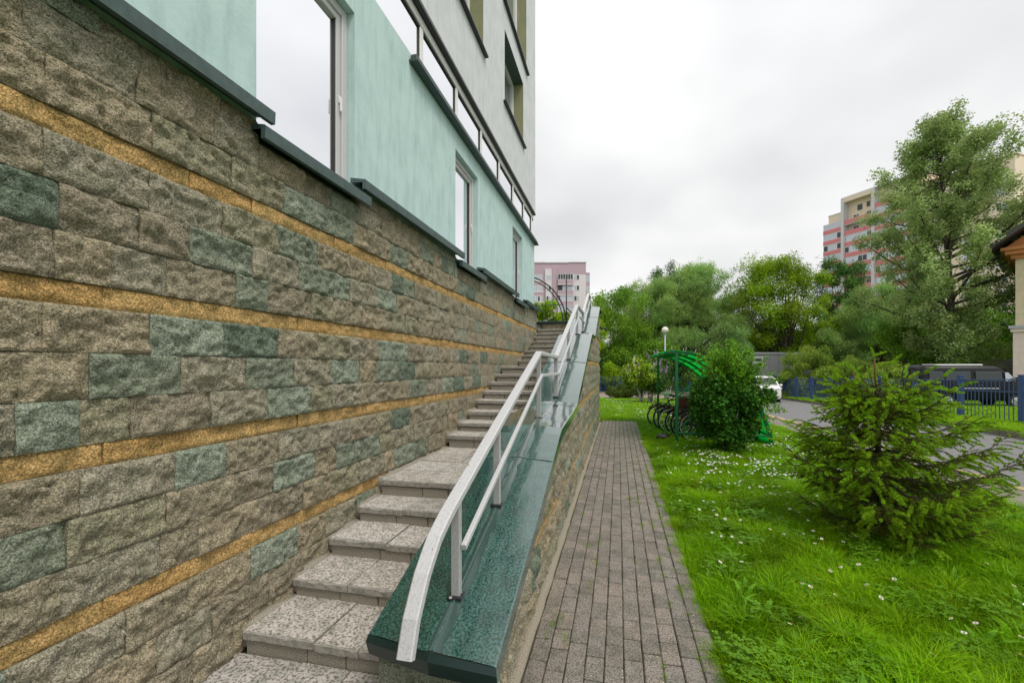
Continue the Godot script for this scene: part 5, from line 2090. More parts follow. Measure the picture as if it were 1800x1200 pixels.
func make_far_buildings():
	# tower with pink balconies
	var t := thing("balcony_tower", "tall cream apartment tower with pink balcony bands, partly hidden by the poplar", "building", P(53.6, -0.7, 136.8), -1.02)
	wall_box(t, "wall", Vector3(0, 0, -14), Vector3(4.4, 42.4, -1.3), M.tower_cream)
	wall_box(t, "wall", Vector3(4.401, 0, -14), Vector3(21.8, 45.4, -1.5), M.tower_cream)
	wall_box(t, "wall", Vector3(21.801, 0, -14.01), Vector3(37.0, 42.6, 0.0), M.tower_cream)
	wall_box(t, "parapet", Vector3(21.7, 42.6, -14.1), Vector3(37.1, 42.85, 0.12), M.tower_orange)
	wall_box(t, "parapet", Vector3(4.3, 45.4, -14.1), Vector3(21.9, 45.65, 0.1), M.tower_grey)
	wall_box(t, "parapet", Vector3(-0.1, 42.4, -14.1), Vector3(4.3, 42.6, -1.2), M.tower_grey)
	for q in [4.4, 11.7]:
		wall_box(t, "fin_wall", Vector3(q, 0, -1.5), Vector3(q + 0.7, 45.39, 0.35), M.tower_grey)
	wall_box(t, "fin_wall", Vector3(21.3, 0, -1.5), Vector3(21.79, 45.38, 0.1), M.tower_cream)
	var secs := [[-0.5, 4.4, 38.4, 4], [5.1, 11.7, 39.6, 6], [12.4, 21.3, 41.6, 8]]
	for si in 3:
		var s = secs[si]
		for k in 11:
			var y: float = s[2] - 2.8 * k
			if y < 8.0:
				continue
			wall_box(t, "balcony_slab", Vector3(s[0], y - 1.15, -1.49), Vector3(s[1] - 0.001, y - 0.95, -0.0), M.tower_grey)
			var ba := wall_box(t, "balcony_front", Vector3(s[0], y - 0.949, -0.10), Vector3(s[1] - 0.002, y + 0.1, 0.06), M.tower_pink)
			if si == 0:
				wall_box(ba, "balcony_side", Vector3(s[0] - 0.01, y - 0.945, -1.45), Vector3(s[0] + 0.12, y + 0.09, -0.101), M.tower_pink)
			var open := (si == 1 and k in [0, 1, 6]) or (si == 2 and k in [0])
			if open:
				glazed(t, "window", s[0] + 1.2, s[0] + 2.6, y + 0.0, y + 1.3, -1.44, 2, M.pvc_white, M.dark_glass, 0.05)
				glazed(t, "window", s[1] - 2.2, s[1] - 1.0, y - 0.9, y + 1.3, -1.44, 2, M.pvc_white, M.dark_glass, 0.05)
			else:
				glazed(t, "balcony_glazing", s[0] + 0.02, s[1] - 0.03, y + 0.1, y + 1.64, 0.0, s[3], M.pvc_white, M.pale_glass)
	wall_box(t, "loggia_lintel", Vector3(5.101, 44.3, -1.49), Vector3(11.69, 45.38, 0.2), M.tower_cream)
	wall_box(t, "loggia_post", Vector3(11.2, 40.5, -1.0), Vector3(11.69, 44.29, -0.6), M.tower_cream)
	glazed(t, "window", 7.2, 8.6, 41.6, 43.2, -1.44, 1, M.tower_cream, M.dark_glass, 0.05)
	glazed(t, "window", 9.4, 10.4, 41.8, 43.3, -1.44, 1, M.tower_cream, M.dark_glass, 0.05)
	for k in 12:
		for x in [24.0, 29.0, 34.3]:
			glazed(t, "window", x, x + 1.7, 38.2 - 2.8 * k, 39.7 - 2.8 * k, 0.05, 2, M.pvc_white, M.pale_glass, 0.06)
	# lilac block beyond the stairs
	t = thing("lilac_block", "distant lilac and white apartment block showing between the wall corner and the handrail", "building", P(-15.4, -0.7, 123.74), atan2(187.0, 800.0))
	wall_box(t, "wall", Vector3(-16, 0, -14), Vector3(2.3, 30.7, 0), M.lilac_wall)
	wall_box(t, "wall", Vector3(2.301, 27.6, -14), Vector3(7.0, 30.8, 0.02), M.lilac_wall)
	wall_box(t, "wall", Vector3(2.302, 0, -13.9), Vector3(6.99, 27.59, 0.0), M.lilac_pale)
	wall_box(t, "wall", Vector3(7.001, 0, -13), Vector3(8.3, 28.4, -1.5), M.lilac_wall)
	wall_box(t, "roof_rim", Vector3(-16.1, 30.7, -14), Vector3(2.2, 30.9, 0.2), M.tower_grey)
	wall_box(t, "roof_rim", Vector3(2.25, 30.8, -14), Vector3(7.1, 31.0, 0.2), M.tower_grey)
	wall_box(t, "roof_house", Vector3(-8.5, 30.9, -8), Vector3(-4.0, 31.9, -3), M.tower_grey)
	wall_box(t, "white_pier", Vector3(-4.2, 0, 0.001), Vector3(-2.2, 29.0, 0.35), M.lilac_pale)
	wall_box(t, "lilac_pier", Vector3(-2.199, 0, 0.001), Vector3(-0.9, 29.3, 0.6), M.lilac_wall)
	for k in 8:
		var y := 26.0 - 2.87 * k
		if y < 3.0:
			continue
		wall_box(t, "balcony_front", Vector3(-0.8, y - 1.25, 0.001), Vector3(3.4, y - 0.05, 1.1), M.lilac_wall)
		glazed(t, "balcony_glazing", -0.78, 3.38, y - 0.04, y + 1.6, 1.0 if k != 1 else 0.1, 6 if k != 1 else 3, M.pvc_white, M.pale_glass if k else M.dark_glass)
		wall_box(t, "balcony_slab", Vector3(-0.85, y - 1.45, 0.001), Vector3(3.45, y - 1.251, 1.15), M.tower_grey)
		glazed(t, "window", 3.75, 5.2, y + 0.1, y + 1.5, 0.06, 2, M.pvc_white, M.pale_glass, 0.05)
		glazed(t, "window", -7.4, -4.9, y - 0.1, y + 1.4, 0.06, 4, M.pvc_white, M.pale_glass, 0.05)
		wall_box(t, "white_band", Vector3(-12.0, y - 0.4, 0.001), Vector3(-4.3, y - 0.12, 0.05), M.lilac_pale)
		glazed(t, "window", -3.9, -2.5, y + 0.0, y + 1.4, 0.40, 2, M.pvc_white, M.pale_glass, 0.05)
		glazed(t, "window", 7.1, 8.2, y - 0.2, y + 1.5, -1.44, 2, M.pvc_white, M.pale_glass, 0.05)
	# gabled house at the right edge
	t = thing("gabled_house", "pale yellow gabled house with orange cornice cut by the right edge of the picture", "building", P(23.8, -0.7, 34.3), -0.643)
	wall_box(t, "upper_wall", Vector3(0, 4.9, -9), Vector3(11, 9.0, 0), M.cream_wall)
	wall_box(t, "lower_wall", Vector3(-0.1, 0, -9.1), Vector3(11.1, 4.5, 0.1), M.lower_wall)
	wall_box(t, "string_course", Vector3(-0.2, 4.5, -9.2), Vector3(11.2, 4.72, 0.2), M.lower_wall)
	wall_box(t, "string_course", Vector3(-0.28, 4.721, -9.2), Vector3(11.28, 4.9, 0.28), M.pole_grey)
	wall_box(t, "cornice", Vector3(-0.18, 9.0, -9.2), Vector3(11.18, 9.25, 0.2), M.orange_trim)
	wall_box(t, "cornice", Vector3(-0.42, 9.251, -9.4), Vector3(11.42, 9.5, 0.42), M.orange_trim)
	wall_box(t, "cornice", Vector3(-0.6, 9.501, -9.5), Vector3(11.6, 9.68, 0.55), M.orange_trim)
	var st := ST()
	st.set_smooth_group(-1)
	loft(st, [PackedVector3Array([Vector3(-0.5, 9.7, 0), Vector3(11.5, 9.7, 0), Vector3(5.5, 14.4, 0)]), PackedVector3Array([Vector3(-0.5, 9.7, -9), Vector3(11.5, 9.7, -9), Vector3(5.5, 14.4, -9)])])
	part("gable", st, M.orange_trim, t)
	for s in [-1.0, 1.0]:
		st = ST()
		st.set_smooth_group(-1)
		var r := []
		for z in [1.0, -10.0]:
			r.append(PackedVector3Array([Vector3(5.5 + s * 6.5, 9.62, z), Vector3(5.5, 14.75, z), Vector3(5.5, 14.98, z), Vector3(5.5 + s * 6.5, 9.84, z)]))
		loft(st, r)
		var rf := part("roof", st, M.roof_sheet, t)
		st = ST()
		bar(st, [Vector3(5.5 + s * 6.5, 9.76, 1.04), Vector3(5.5, 14.9, 1.04)], 0.05, 0.25)
		part("barge_board", st, M.roof_sheet, rf)
	for x in [2.2, 5.2, 8.2]:
		glazed(t, "window", x, x + 1.1, 6.0, 7.8, 0.05, 2, M.pvc_white, M.dark_glass, 0.06)
		glazed(t, "window", x, x + 1.1, 1.6, 3.4, 0.15, 2, M.pvc_white, M.dark_glass, 0.06)
	# grey site cabin
	t = thing("grey_cabin", "grey metal cabin with one small white-framed window behind the white car", "cabin", P(10.6, -0.7, 43.9), atan2(187.0, 800.0))
	wall_box(t, "base", Vector3(0.1, 0, -2.3), Vector3(7.4, 1.58, -0.1), M.black_plastic)
	wall_box(t, "floor_rail", Vector3(-0.02, 1.581, -2.42), Vector3(7.52, 1.68, 0.03), M.pole_grey)
	wall_box(t, "roof_rail", Vector3(-0.03, 3.52, -2.44), Vector3(7.53, 3.66, 0.05), M.pole_grey)
	for k in 9:
		wall_box(t, "panel", Vector3(k * 0.833 + 0.008, 1.682, -2.4), Vector3((k + 1) * 0.833 - 0.008, 3.518, 0.0 - 0.006 * (k % 2)), M.cabin_grey)
	glazed(t, "window", 1.15, 1.95, 2.72, 3.24, 0.03, 1, M.pvc_white, M.dark_glass, 0.03)
	# slatted screen left of the gabled house
	t = thing("slatted_screen", "grey horizontal slatted screen between the dark van and the yellow house", "fence", P(24.2, -0.7, 37.6), 0.12)
	for k in 12:
		wall_box(t, "slat", Vector3(0, 0.1 + k * 0.235, -0.03), Vector3(7.5, 0.315 + k * 0.235, 0.03 - 0.01 * (k % 2)), M.shed_grey)
	for x in [0.0, 2.5, 5.0, 7.4]:
		wall_box(t, "post", Vector3(x, 0, -0.12), Vector3(x + 0.1, 2.95, -0.031), M.shed_grey)
	# things behind the cross fence
	t = thing("waste_skip", "dark green waste container behind the far blue fence by the side wall's end", "container", P(-0.75, -0.69, 47.4), 0.2)
	wall_box(t, "body", Vector3(0, 0.15, -1.2), Vector3(1.7, 1.4, 0), M.skip_green)
	st = ST()
	st.set_smooth_group(-1)
	loft(st, [PackedVector3Array([Vector3(-0.05, 1.401, 0.05), Vector3(-0.05, 1.75, -0.6), Vector3(-0.05, 1.401, -1.25)]), PackedVector3Array([Vector3(1.75, 1.401, 0.05), Vector3(1.75, 1.75, -0.6), Vector3(1.75, 1.401, -1.25)])])
	part("lid", st, M.skip_green, t)
	for x in [0.2, 1.4]:
		st = ST()
		tube(st, [Vector3(x, 0.1, -0.1), Vector3(x + 0.08, 0.1, -0.1)], [0.1], 10)
		part("wheel", st, M.rubber, t)
	t = thing("pale_kiosk", "pale low kiosk behind the far blue fence, at the side wall's end", "kiosk", P(-3.6, -0.69, 50.0), 0.1)
	wall_box(t, "wall", Vector3(0, 0, -2), Vector3(2.3, 1.9, 0), M.shed_grey)
	wall_box(t, "roof", Vector3(-0.1, 1.901, -2.1), Vector3(2.4, 2.02, 0.12), M.roof_sheet)
	glazed(t, "window", 0.5, 1.6, 0.9, 1.6, 0.03, 2, M.pvc_white, M.dark_glass, 0.03)

# ---------------------------------------------------------------- bicycle shelter and bicycles
const ARC := [[0.96, 1.955], [1.2, 1.972], [1.46, 1.945], [1.8, 1.82], [2.1, 1.63], [2.4, 1.38], [2.65, 1.08], [2.87, 0.68], [3.0, 0.3], [3.05, -0.05]]
func make_shelter():
	var t := thing("bicycle_shelter", "green bicycle shelter with a curved translucent green roof on the lawn", "shelter", P(1.2, 0, 10.2))
	var off := Vector3(-1.2, 0, 10.2)
	for f in [10.2, 11.73, 13.27, 14.8]:
		var st := ST()
		var pts := []
		for q in ARC:
			pts.append(P(q[0], q[1], f) + off)
		bar(st, pts, 0.045, 0.06, Vector3(0, 0, 1))
		part("arched_frame", st, M.green_paint, t)
	for f in [10.2, 14.8]:
		var st := ST()
		cbox(st, P(1.175, -0.2, f + 0.03) + off, P(1.235, 1.95, f - 0.03) + off, 0.006)
		part("post", st, M.green_paint, t)
		st = ST()
		bar(st, [P(1.2, 0.25, f) + off, P(3.02, 0.25, f) + off], 0.035, 0.045)
		bar(st, [P(1.21, 0.32, f) + off, P(1.66, 0.72, f) + off, P(2.1, 1.1, f) + off], 0.03, 0.03)
		bar(st, [P(1.2, 0.98, f + 0.04) + off, P(1.95, 1.7, f + 0.04) + off], 0.035, 0.035)
		part("brace", st, M.green_paint, t)
	for k in [0, 2, 3, 4, 5, 6, 7, 8]:
		var st := ST()
		bar(st, [P(ARC[k][0] - 0.03, ARC[k][1] - 0.035, 10.2) + off, P(ARC[k][0] - 0.03, ARC[k][1] - 0.035, 14.8) + off], 0.03, 0.03)
		part("purlin", st, M.green_paint, t)
	# roof sheets, one between each pair of frames
	for fi in 3:
		var st := ST()
		st.set_smooth_group(4)
		var f0 := 10.14 + fi * 1.553
		var rings := []
		for i in 28:
			var s := i / 27.0 * (ARC.size() - 1.001)
			var k := int(s)
			var u := s - k
			var p: Vector3 = P(lerpf(ARC[k][0], ARC[k + 1][0], u), lerpf(ARC[k][1], ARC[k + 1][1], u) + 0.035, f0) + off
			if k >= 5:
				p.x += 0.03
			var r := PackedVector3Array()
			for j in 13:
				r.append(p + Vector3(0, 0.006 * sin(j * 1.6), -1.55 * j / 12.0))
			rings.append(r)
		loft(st, rings, false, false)
		part("roof_sheet", st, M.green_sheet, t)
	# rail that holds the wheels
	var st := ST()
	bar(st, [P(2.1, 0.4, 10.3) + off, P(2.1, 0.4, 14.7) + off], 0.03, 0.03)
	bar(st, [P(2.1, 0.12, 10.3) + off, P(2.1, 0.12, 14.7) + off], 0.03, 0.03)
	for k in 12:
		var f := 10.5 + k * 0.36
		torus(st, P(2.1, 0.28, f) + off, Basis(Vector3.RIGHT, Vector3.UP, Vector3.BACK), 0.25, 0.012, 12, 5, 1.0, 0.0, PI)
	part("wheel_rack", st, M.green_paint, t)

func wheel(t: Node3D, c: Vector3, r: float, steer := 0.0):
	var b := Basis(Vector3.UP, steer) * Basis(Vector3.RIGHT, Vector3.UP, Vector3.BACK)
	var st := ST()
	torus(st, c, b, r - 0.02, 0.021, 30, 7)
	var w := part("wheel", st, M.rubber, t)
	st = ST()
	torus(st, c, b, r - 0.045, 0.011, 30, 5, 1.3)
	part("rim", st, M.chrome, w)
	st = ST()
	for k in 14:
		var a := k * TAU / 14
		var o := b.x * cos(a) + b.y * sin(a)
		var o2 := b.x * cos(a + 0.25) + b.y * sin(a + 0.25)
		tube(st, [c + o2 * 0.025 + b.z * (0.025 if k % 2 else -0.025), c + o * (r - 0.05)], [0.0014], 3, false)
	tube(st, [c - b.z * 0.05, c + b.z * 0.05], [0.02], 8)
	part("spokes", st, M.chrome, w)
	st = ST()
	torus(st, c, b, r + 0.022, 0.02, 16, 5, 1.4, 0.3, 2.5)
	part("mudguard", st, M.black_plastic, w)

func bike(label: String, pos: Vector3, turn: float, lean: float, frame: Material, seat: Material, basket: bool, wr := 0.33):
	var t := thing("bicycle", label, "bicycle", pos, turn, "bicycles in the shelter")
	t.rotation.x = lean
	wheel(t, Vector3(0, wr, 0), wr)
	wheel(t, Vector3(1.05, wr, 0), wr, rng.randf_range(-0.35, 0.35))
	var bb := Vector3(0.44, 0.28, 0)
	var st_ := Vector3(0.27, 0.76, 0)
	var hd := Vector3(0.86, 0.80, 0)
	var hb := Vector3(0.90, 0.64, 0)
	var st := ST()
	tube(st, [bb, st_], [0.017], 7)
	tube(st, [st_, hd], [0.017], 7)
	tube(st, [bb, hb], [0.02], 7)
	tube(st, [hd + Vector3(-0.01, 0.05, 0), hb], [0.02], 7)
	for s in [-0.05, 0.05]:
		tube(st, [Vector3(0, wr, s), bb + Vector3(0, 0, s * 0.6)], [0.010], 6)
		tube(st, [Vector3(0, wr, s), st_ + Vector3(0, -0.03, s * 0.3)], [0.009], 6)
	part("frame", st, frame, t)
	st = ST()
	for s in [-0.055, 0.055]:
		tube(st, [hb + Vector3(0, -0.02, s * 0.6), hb + Vector3(0.03, -0.1, s), Vector3(1.05, wr, s)], [0.012, 0.013, 0.009], 6)
	part("fork", st, frame, t)
	st = ST()
	tube(st, [hd, hd + Vector3(-0.03, 0.16, 0)], [0.014], 7)
	tube(st, [hd + Vector3(-0.18, 0.22, -0.29), hd + Vector3(-0.02, 0.2, -0.2), hd + Vector3(-0.02, 0.17, 0), hd + Vector3(-0.02, 0.2, 0.2), hd + Vector3(-0.18, 0.22, 0.29)], [0.012], 7)
	var hbm := part("handlebar", st, M.chrome, t)
	st = ST()
	for s in [-0.29, 0.29]:
		tube(st, [hd + Vector3(-0.1, 0.215, s * 0.87), hd + Vector3(-0.2, 0.222, s * 1.02)], [0.018], 7)
	part("grip", st, M.black_plastic, hbm)
	st = ST()
	tube(st, [st_, st_ + Vector3(-0.05, 0.15, 0)], [0.012], 7)
	part("seat_post", st, M.chrome, t)
	st = ST()
	st.set_smooth_group(8)
	var rings := []
	var sc := st_ + Vector3(-0.05, 0.17, 0)
	for q in [[-0.15, 0.05, 0.02], [-0.13, 0.085, 0.045], [-0.05, 0.085, 0.045], [0.03, 0.04, 0.035], [0.12, 0.022, 0.03], [0.15, 0.012, 0.015]]:
		var r := PackedVector3Array()
		for j in 10:
			var a := TAU * j / 10
			r.append(sc + Vector3(q[0], q[2] * sin(a) * 0.7 + (0.015 if q[0] < -0.1 else 0.0), q[1] * cos(a)))
		rings.append(r)
	loft(st, rings)
	part("saddle", st, seat, t)
	st = ST()
	for s in [-0.05, 0.05]:
		tube(st, [Vector3(-0.28, 0.72, s), Vector3(0.2, 0.72, s)], [0.006], 5)
		tube(st, [Vector3(-0.2, 0.72, s), Vector3(0, wr, s)], [0.005], 5)
	for x in [-0.26, -0.15, -0.04, 0.07]:
		tube(st, [Vector3(x, 0.72, -0.05), Vector3(x, 0.72, 0.05)], [0.005], 5)
	part("luggage_rack", st, M.black_plastic, t)
	st = ST()
	torus(st, bb + Vector3(0, 0, 0.05), Basis(Vector3.RIGHT, Vector3.UP, Vector3.BACK), 0.085, 0.008, 20, 4)
	tube(st, [bb + Vector3(0, 0, 0.07), bb + Vector3(0.1, -0.13, 0.08)], [0.009], 5)
	tube(st, [bb + Vector3(0, 0, -0.07), bb + Vector3(-0.1, 0.13, -0.08)], [0.009], 5)
	cbox(st, bb + Vector3(0.05, -0.145, 0.08), bb + Vector3(0.15, -0.12, 0.17), 0.005)
	cbox(st, bb + Vector3(-0.15, 0.12, -0.17), bb + Vector3(-0.05, 0.145, -0.08), 0.005)
	part("crank", st, M.black_plastic, t)
	st = ST()
	cbox(st, Vector3(-0.30, 0.66, -0.03), Vector3(-0.28, 0.71, 0.03), 0.004)
	part("reflector", st, M.red_plastic, t)
	st = ST()
	ball(st, Vector3(-0.12, wr + 0.14, 0.012), Vector3(0.035, 0.012, 0.008), 6, 4)
	part("spoke_reflector", st, M.orange_plastic, t)
	if basket:
		st = ST()
		cbox(st, Vector3(-0.16, 0.73, -0.17), Vector3(0.14, 0.98, 0.17), 0.03)
		part("carrier_bag", st, M.seat_red, t)

func make_bikes():
	bike("bicycle with a white saddle at the far end of the shelter row", P(1.1, G(13.4), 13.4), 0.08, -0.06, M.dark_metal, M.pvc_white, false, 0.31)
	bike("black bicycle second from the far end of the shelter row", P(1.22, G(12.6), 12.6), 0.0, 0.05, M.black_plastic, M.black_plastic, false)
	bike("dark bicycle in the middle of the shelter row with its rack toward the lawn", P(1.28, G(11.9), 11.9), -0.06, -0.05, M.dark_metal, M.black_plastic, false)
	bike("bicycle carrying a dark red bag on its rack in the shelter", P(1.5, G(11.2), 11.2), 0.05, 0.06, M.green_paint, M.black_plastic, true)
	bike("black bicycle squeezed in just beyond the one with the dark red bag", P(1.42, G(11.55), 11.55), 0.1, -0.04, M.black_plastic, M.black_plastic, false)
	bike("dark bicycle squeezed in just before the one with the dark red bag", P(1.55, 0, 10.88), -0.05, 0.05, M.dark_metal, M.dark_metal, false)
	bike("bicycle nearest the camera in the shelter, wheel below the green cross bar", P(1.62, 0, 10.6), 0.1, -0.08, M.dark_metal, M.black_plastic, false)

# ---------------------------------------------------------------- fences
func make_fences():
	var t := thing("blue_fence", "blue steel picket fence running along the far side of the road", "fence", P(12.4, 0, 12.3))
	var off := Vector3(-12.4, 0, 12.3)
	var bay := 2.67
	var prev := 12.26
	for k in 13:
		var f := 12.26 + bay * k
		var y := G(f)
		var st := ST()
		cbox(st, P(12.32, y - 0.3, f + 0.08) + off, P(12.48, y + 1.52, f - 0.08) + off, 0.012)
		cbox(st, P(12.31, y + 1.52, f + 0.09) + off, P(12.49, y + 1.54, f - 0.09) + off, 0.006)
		part("post", st, M.fence_blue, t)
		if k > 0:
			for h in [1.38, 0.98]:
				st = ST()
				bar(st, [P(12.4, G(prev) + h, prev + 0.08) + off, P(12.4, y + h, f - 0.08) + off], 0.035, 0.035)
				part("rail", st, M.fence_blue, t)
			for j in 14:
				var g := lerpf(prev + 0.08, f - 0.08, (j + 0.5 + rng.randf_range(-0.06, 0.06)) / 14.0)
				st = ST()
				box(st, P(12.39, G(g) + 0.06, g + 0.010) + off, P(12.41, lerpf(G(prev), y, (g - prev) / bay) + 1.361, g - 0.010) + off)
				part("picket", st, M.fence_blue, t)
		prev = f
	t = thing("blue_fence", "far blue picket fence across the end of the lawn behind the clipped hedge", "fence", P(-1.7, G(43.4), 43.4))
	for k in 6:
		var x := k * 1.98 - 1.98
		var st := ST()
		cbox(st, Vector3(x - 0.09, -0.2, -0.09), Vector3(x + 0.09, 1.5, 0.09), 0.012)
		part("post", st, M.fence_blue, t)
		if k > 0:
			for h in [1.38, 0.25]:
				st = ST()
				bar(st, [Vector3(x - 1.89, h, 0), Vector3(x - 0.09, h, 0)], 0.035, 0.035)
				part("rail", st, M.fence_blue, t)
			for j in 12:
				var g := x - 1.98 + 0.09 + 1.8 * (j + 0.5) / 12.0
				st = ST()
				box(st, Vector3(g - 0.012, 0.06, -0.012), Vector3(g + 0.012, 1.361, 0.012))
				part("picket", st, M.fence_blue, t)

# ---------------------------------------------------------------- vehicles (front towards +z)
func hull(st: SurfaceTool, stations: Array, crown := 0.03, group := 21):
	st.set_smooth_group(group)
	var rings := []
	for s in stations:
		var z: float = s[0]
		var w: float = s[1]
		var lo: float = s[2]
		var hi: float = s[3]
		var wt: float = s[4] if s.size() > 4 else w * 0.95
		var r := PackedVector3Array()
		var h := hi - lo
		for q in [[0.86, 0.0], [0.97, 0.07], [1.0, 0.3], [1.0, 0.55]]:
			r.append(Vector3(w * q[0], lo + h * q[1], z))
		r.append(Vector3(lerpf(w, wt, 0.8), hi - h * 0.10, z))
		r.append(Vector3(wt, hi - h * 0.03, z))
		r.append(Vector3(wt * 0.9, hi, z))
		r.append(Vector3(wt * 0.45, hi + crown, z))
		var n := r.size()
		for k in n:
			var p := r[n - 1 - k]
			r.append(Vector3(-p.x, p.y, p.z))
		rings.append(r)
	loft(st, rings)

func car_wheel(t: Node3D, x: float, z: float, r: float, w: float):
	var st := ST()
	st.set_smooth_group(31)
	var s := signf(x)
	var rings := []
	for q in [[0.0, r - 0.03], [0.02, r], [w - 0.02, r], [w, r - 0.03], [w + 0.002, r * 0.66]]:
		var ring := PackedVector3Array()
		for k in 26:
			var a := TAU * k / 26
			ring.append(Vector3(x + s * (q[0] - w), r + sin(a) * q[1], z + cos(a) * q[1]))
		rings.append(ring)
	loft(st, rings)
	var wh := part("wheel", st, M.rubber, t)
	st = ST()
	tube(st, [Vector3(x - s * 0.04, r, z), Vector3(x - s * 0.005, r, z), Vector3(x + s * 0.004, r, z)], [r * 0.66, r * 0.66, r * 0.6], 22)
	part("rim", st, M.pole_grey, wh)
	st = ST()
	for k in 5:
		var a := TAU * k / 5
		bar(st, [Vector3(x + s * 0.008, r, z), Vector3(x + s * 0.008, r + sin(a) * r * 0.6, z + cos(a) * r * 0.6)], 0.05, 0.02)
	part("spokes", st, M.chrome, wh)

func make_vehicles():
	var cf := 34.4
	var t := thing("white_car", "white car with a dark grille facing the camera at the bend of the road", "car", P(9.68, G(cf) - 0.125, cf), -0.2)
	var st := ST()
	hull(st, [[2.30, 0.70, 0.34, 0.94], [2.25, 0.83, 0.28, 1.00], [2.08, 0.90, 0.26, 1.05], [1.55, 0.915, 0.26, 1.10], [1.0, 0.915, 0.26, 1.14], [-0.6, 0.915, 0.27, 1.12], [-1.9, 0.91, 0.28, 1.13], [-2.2, 0.87, 0.34, 1.08], [-2.3, 0.78, 0.42, 0.98]])
	part("body", st, M.car_white, t)
	st = ST()
	st.set_smooth_group(-1)
	loft(st, [PackedVector3Array([Vector3(-0.84, 1.06, 1.15), Vector3(0.84, 1.06, 1.15), Vector3(0.86, 1.06, -2.05), Vector3(-0.86, 1.06, -2.05)]), PackedVector3Array([Vector3(-0.66, 1.58, 0.28), Vector3(0.66, 1.58, 0.28), Vector3(0.64, 1.58, -1.78), Vector3(-0.64, 1.58, -1.78)])])
	part("windows", st, M.dark_glass, t)
	st = ST()
	hull(st, [[0.32, 0.64, 1.575, 1.60, 0.58], [0.0, 0.67, 1.575, 1.66, 0.6], [-1.2, 0.67, 1.575, 1.67, 0.6], [-1.8, 0.65, 1.57, 1.61, 0.58]])
	for s in [-1.0, 1.0]:
		bar(st, [Vector3(s * 0.855, 1.05, 1.16), Vector3(s * 0.675, 1.59, 0.28)], 0.07, 0.06)
		bar(st, [Vector3(s * 0.88, 1.06, -0.45), Vector3(s * 0.68, 1.59, -0.55)], 0.08, 0.04, Vector3(0, 0, 1))
		bar(st, [Vector3(s * 0.87, 1.06, -1.95), Vector3(s * 0.66, 1.59, -1.7)], 0.3, 0.04, Vector3(0, 0, 1))
	part("roof", st, M.car_white, t)
	st = ST()
	for s in [-1.0, 1.0]:
		bar(st, [Vector3(s * 0.56, 1.69, 0.1), Vector3(s * 0.56, 1.70, -1.6)], 0.03, 0.04)
	part("roof_rail", st, M.pole_grey, t)
	st = ST()
	for s in [-1.0, 1.0]:
		ball(st, Vector3(s * 1.0, 1.12, 0.75), Vector3(0.11, 0.075, 0.06), 10, 6)
	part("mirror", st, M.car_white, t)
	st = ST()
	cbox(st, Vector3(-0.42, 0.66, 2.2), Vector3(0.42, 0.95, 2.318), 0.03)
	var gr := part("grille", st, M.black_plastic, t)
	st = ST()
	bar(st, [Vector3(-0.44, 0.95, 2.29), Vector3(-0.24, 0.66, 2.33), Vector3(0.24, 0.66, 2.33), Vector3(0.44, 0.95, 2.29)], 0.03, 0.06)
	part("chrome_surround", st, M.chrome, gr)
	st = ST()
	torus(st, Vector3(0, 0.80, 2.325), Basis(Vector3.RIGHT, Vector3.UP, Vector3.BACK), 0.065, 0.010, 18, 6)
	bar(st, [Vector3(-0.085, 0.80, 2.333), Vector3(0.085, 0.80, 2.333)], 0.01, 0.03)
	part("badge", st, M.chrome, gr)
	st = ST()
	cbox(st, Vector3(-0.68, 0.32, 2.1), Vector3(0.68, 0.50, 2.312), 0.03)
	part("lower_intake", st, M.black_plastic, t)
	st = ST()
	cbox(st, Vector3(-0.55, 0.285, 2.1), Vector3(0.55, 0.335, 2.30), 0.015)
	part("skid_plate", st, M.pole_grey, t)
	st = ST()
	cbox(st, Vector3(-0.26, 0.52, 2.29), Vector3(0.26, 0.63, 2.325), 0.008)
	part("number_plate", st, M.pvc_white, t)
	for s in [-1.0, 1.0]:
		st = ST()
		bar(st, [Vector3(s * 0.45, 0.88, 2.28), Vector3(s * 0.72, 0.91, 2.25), Vector3(s * 0.89, 0.96, 1.98)], 0.10, 0.14)
		part("headlight", st, M.lamp_clear, t)
		st = ST()
		cbox(st, Vector3(s * 0.72 - 0.09, 0.46, 2.1), Vector3(s * 0.72 + 0.09, 0.58, 2.235), 0.02)
		part("fog_lamp", st, M.black_plastic, t)
		for z in [1.4, -1.35]:
			car_wheel(t, s * 0.90, z, 0.36, 0.23)
	# dark van
	var vy := G(28.5) - 0.02
	t = thing("dark_van", "dark passenger van with a pale raised roof hatch parked behind the blue fence", "van", P(17.9, vy, 29.0), PI / 2)
	st = ST()
	hull(st, [[2.45, 0.74, 0.48, 0.92, 0.68], [2.36, 0.88, 0.40, 1.08, 0.80], [1.88, 0.96, 0.36, 1.24, 0.86], [1.75, 0.97, 0.36, 1.32, 0.84], [1.12, 0.98, 0.36, 2.04, 0.80], [0.85, 0.985, 0.36, 2.12, 0.80], [-2.15, 0.985, 0.36, 2.14, 0.80], [-2.36, 0.96, 0.40, 2.08, 0.76], [-2.43, 0.90, 0.46, 1.95, 0.72]], 0.05)
	part("body", st, M.van_dark, t)
	st = ST()
	cbox(st, Vector3(-0.6, 2.12, -1.6), Vector3(0.6, 2.22, 0.45), 0.03)
	part("roof_hatch", st, M.van_roof, t)
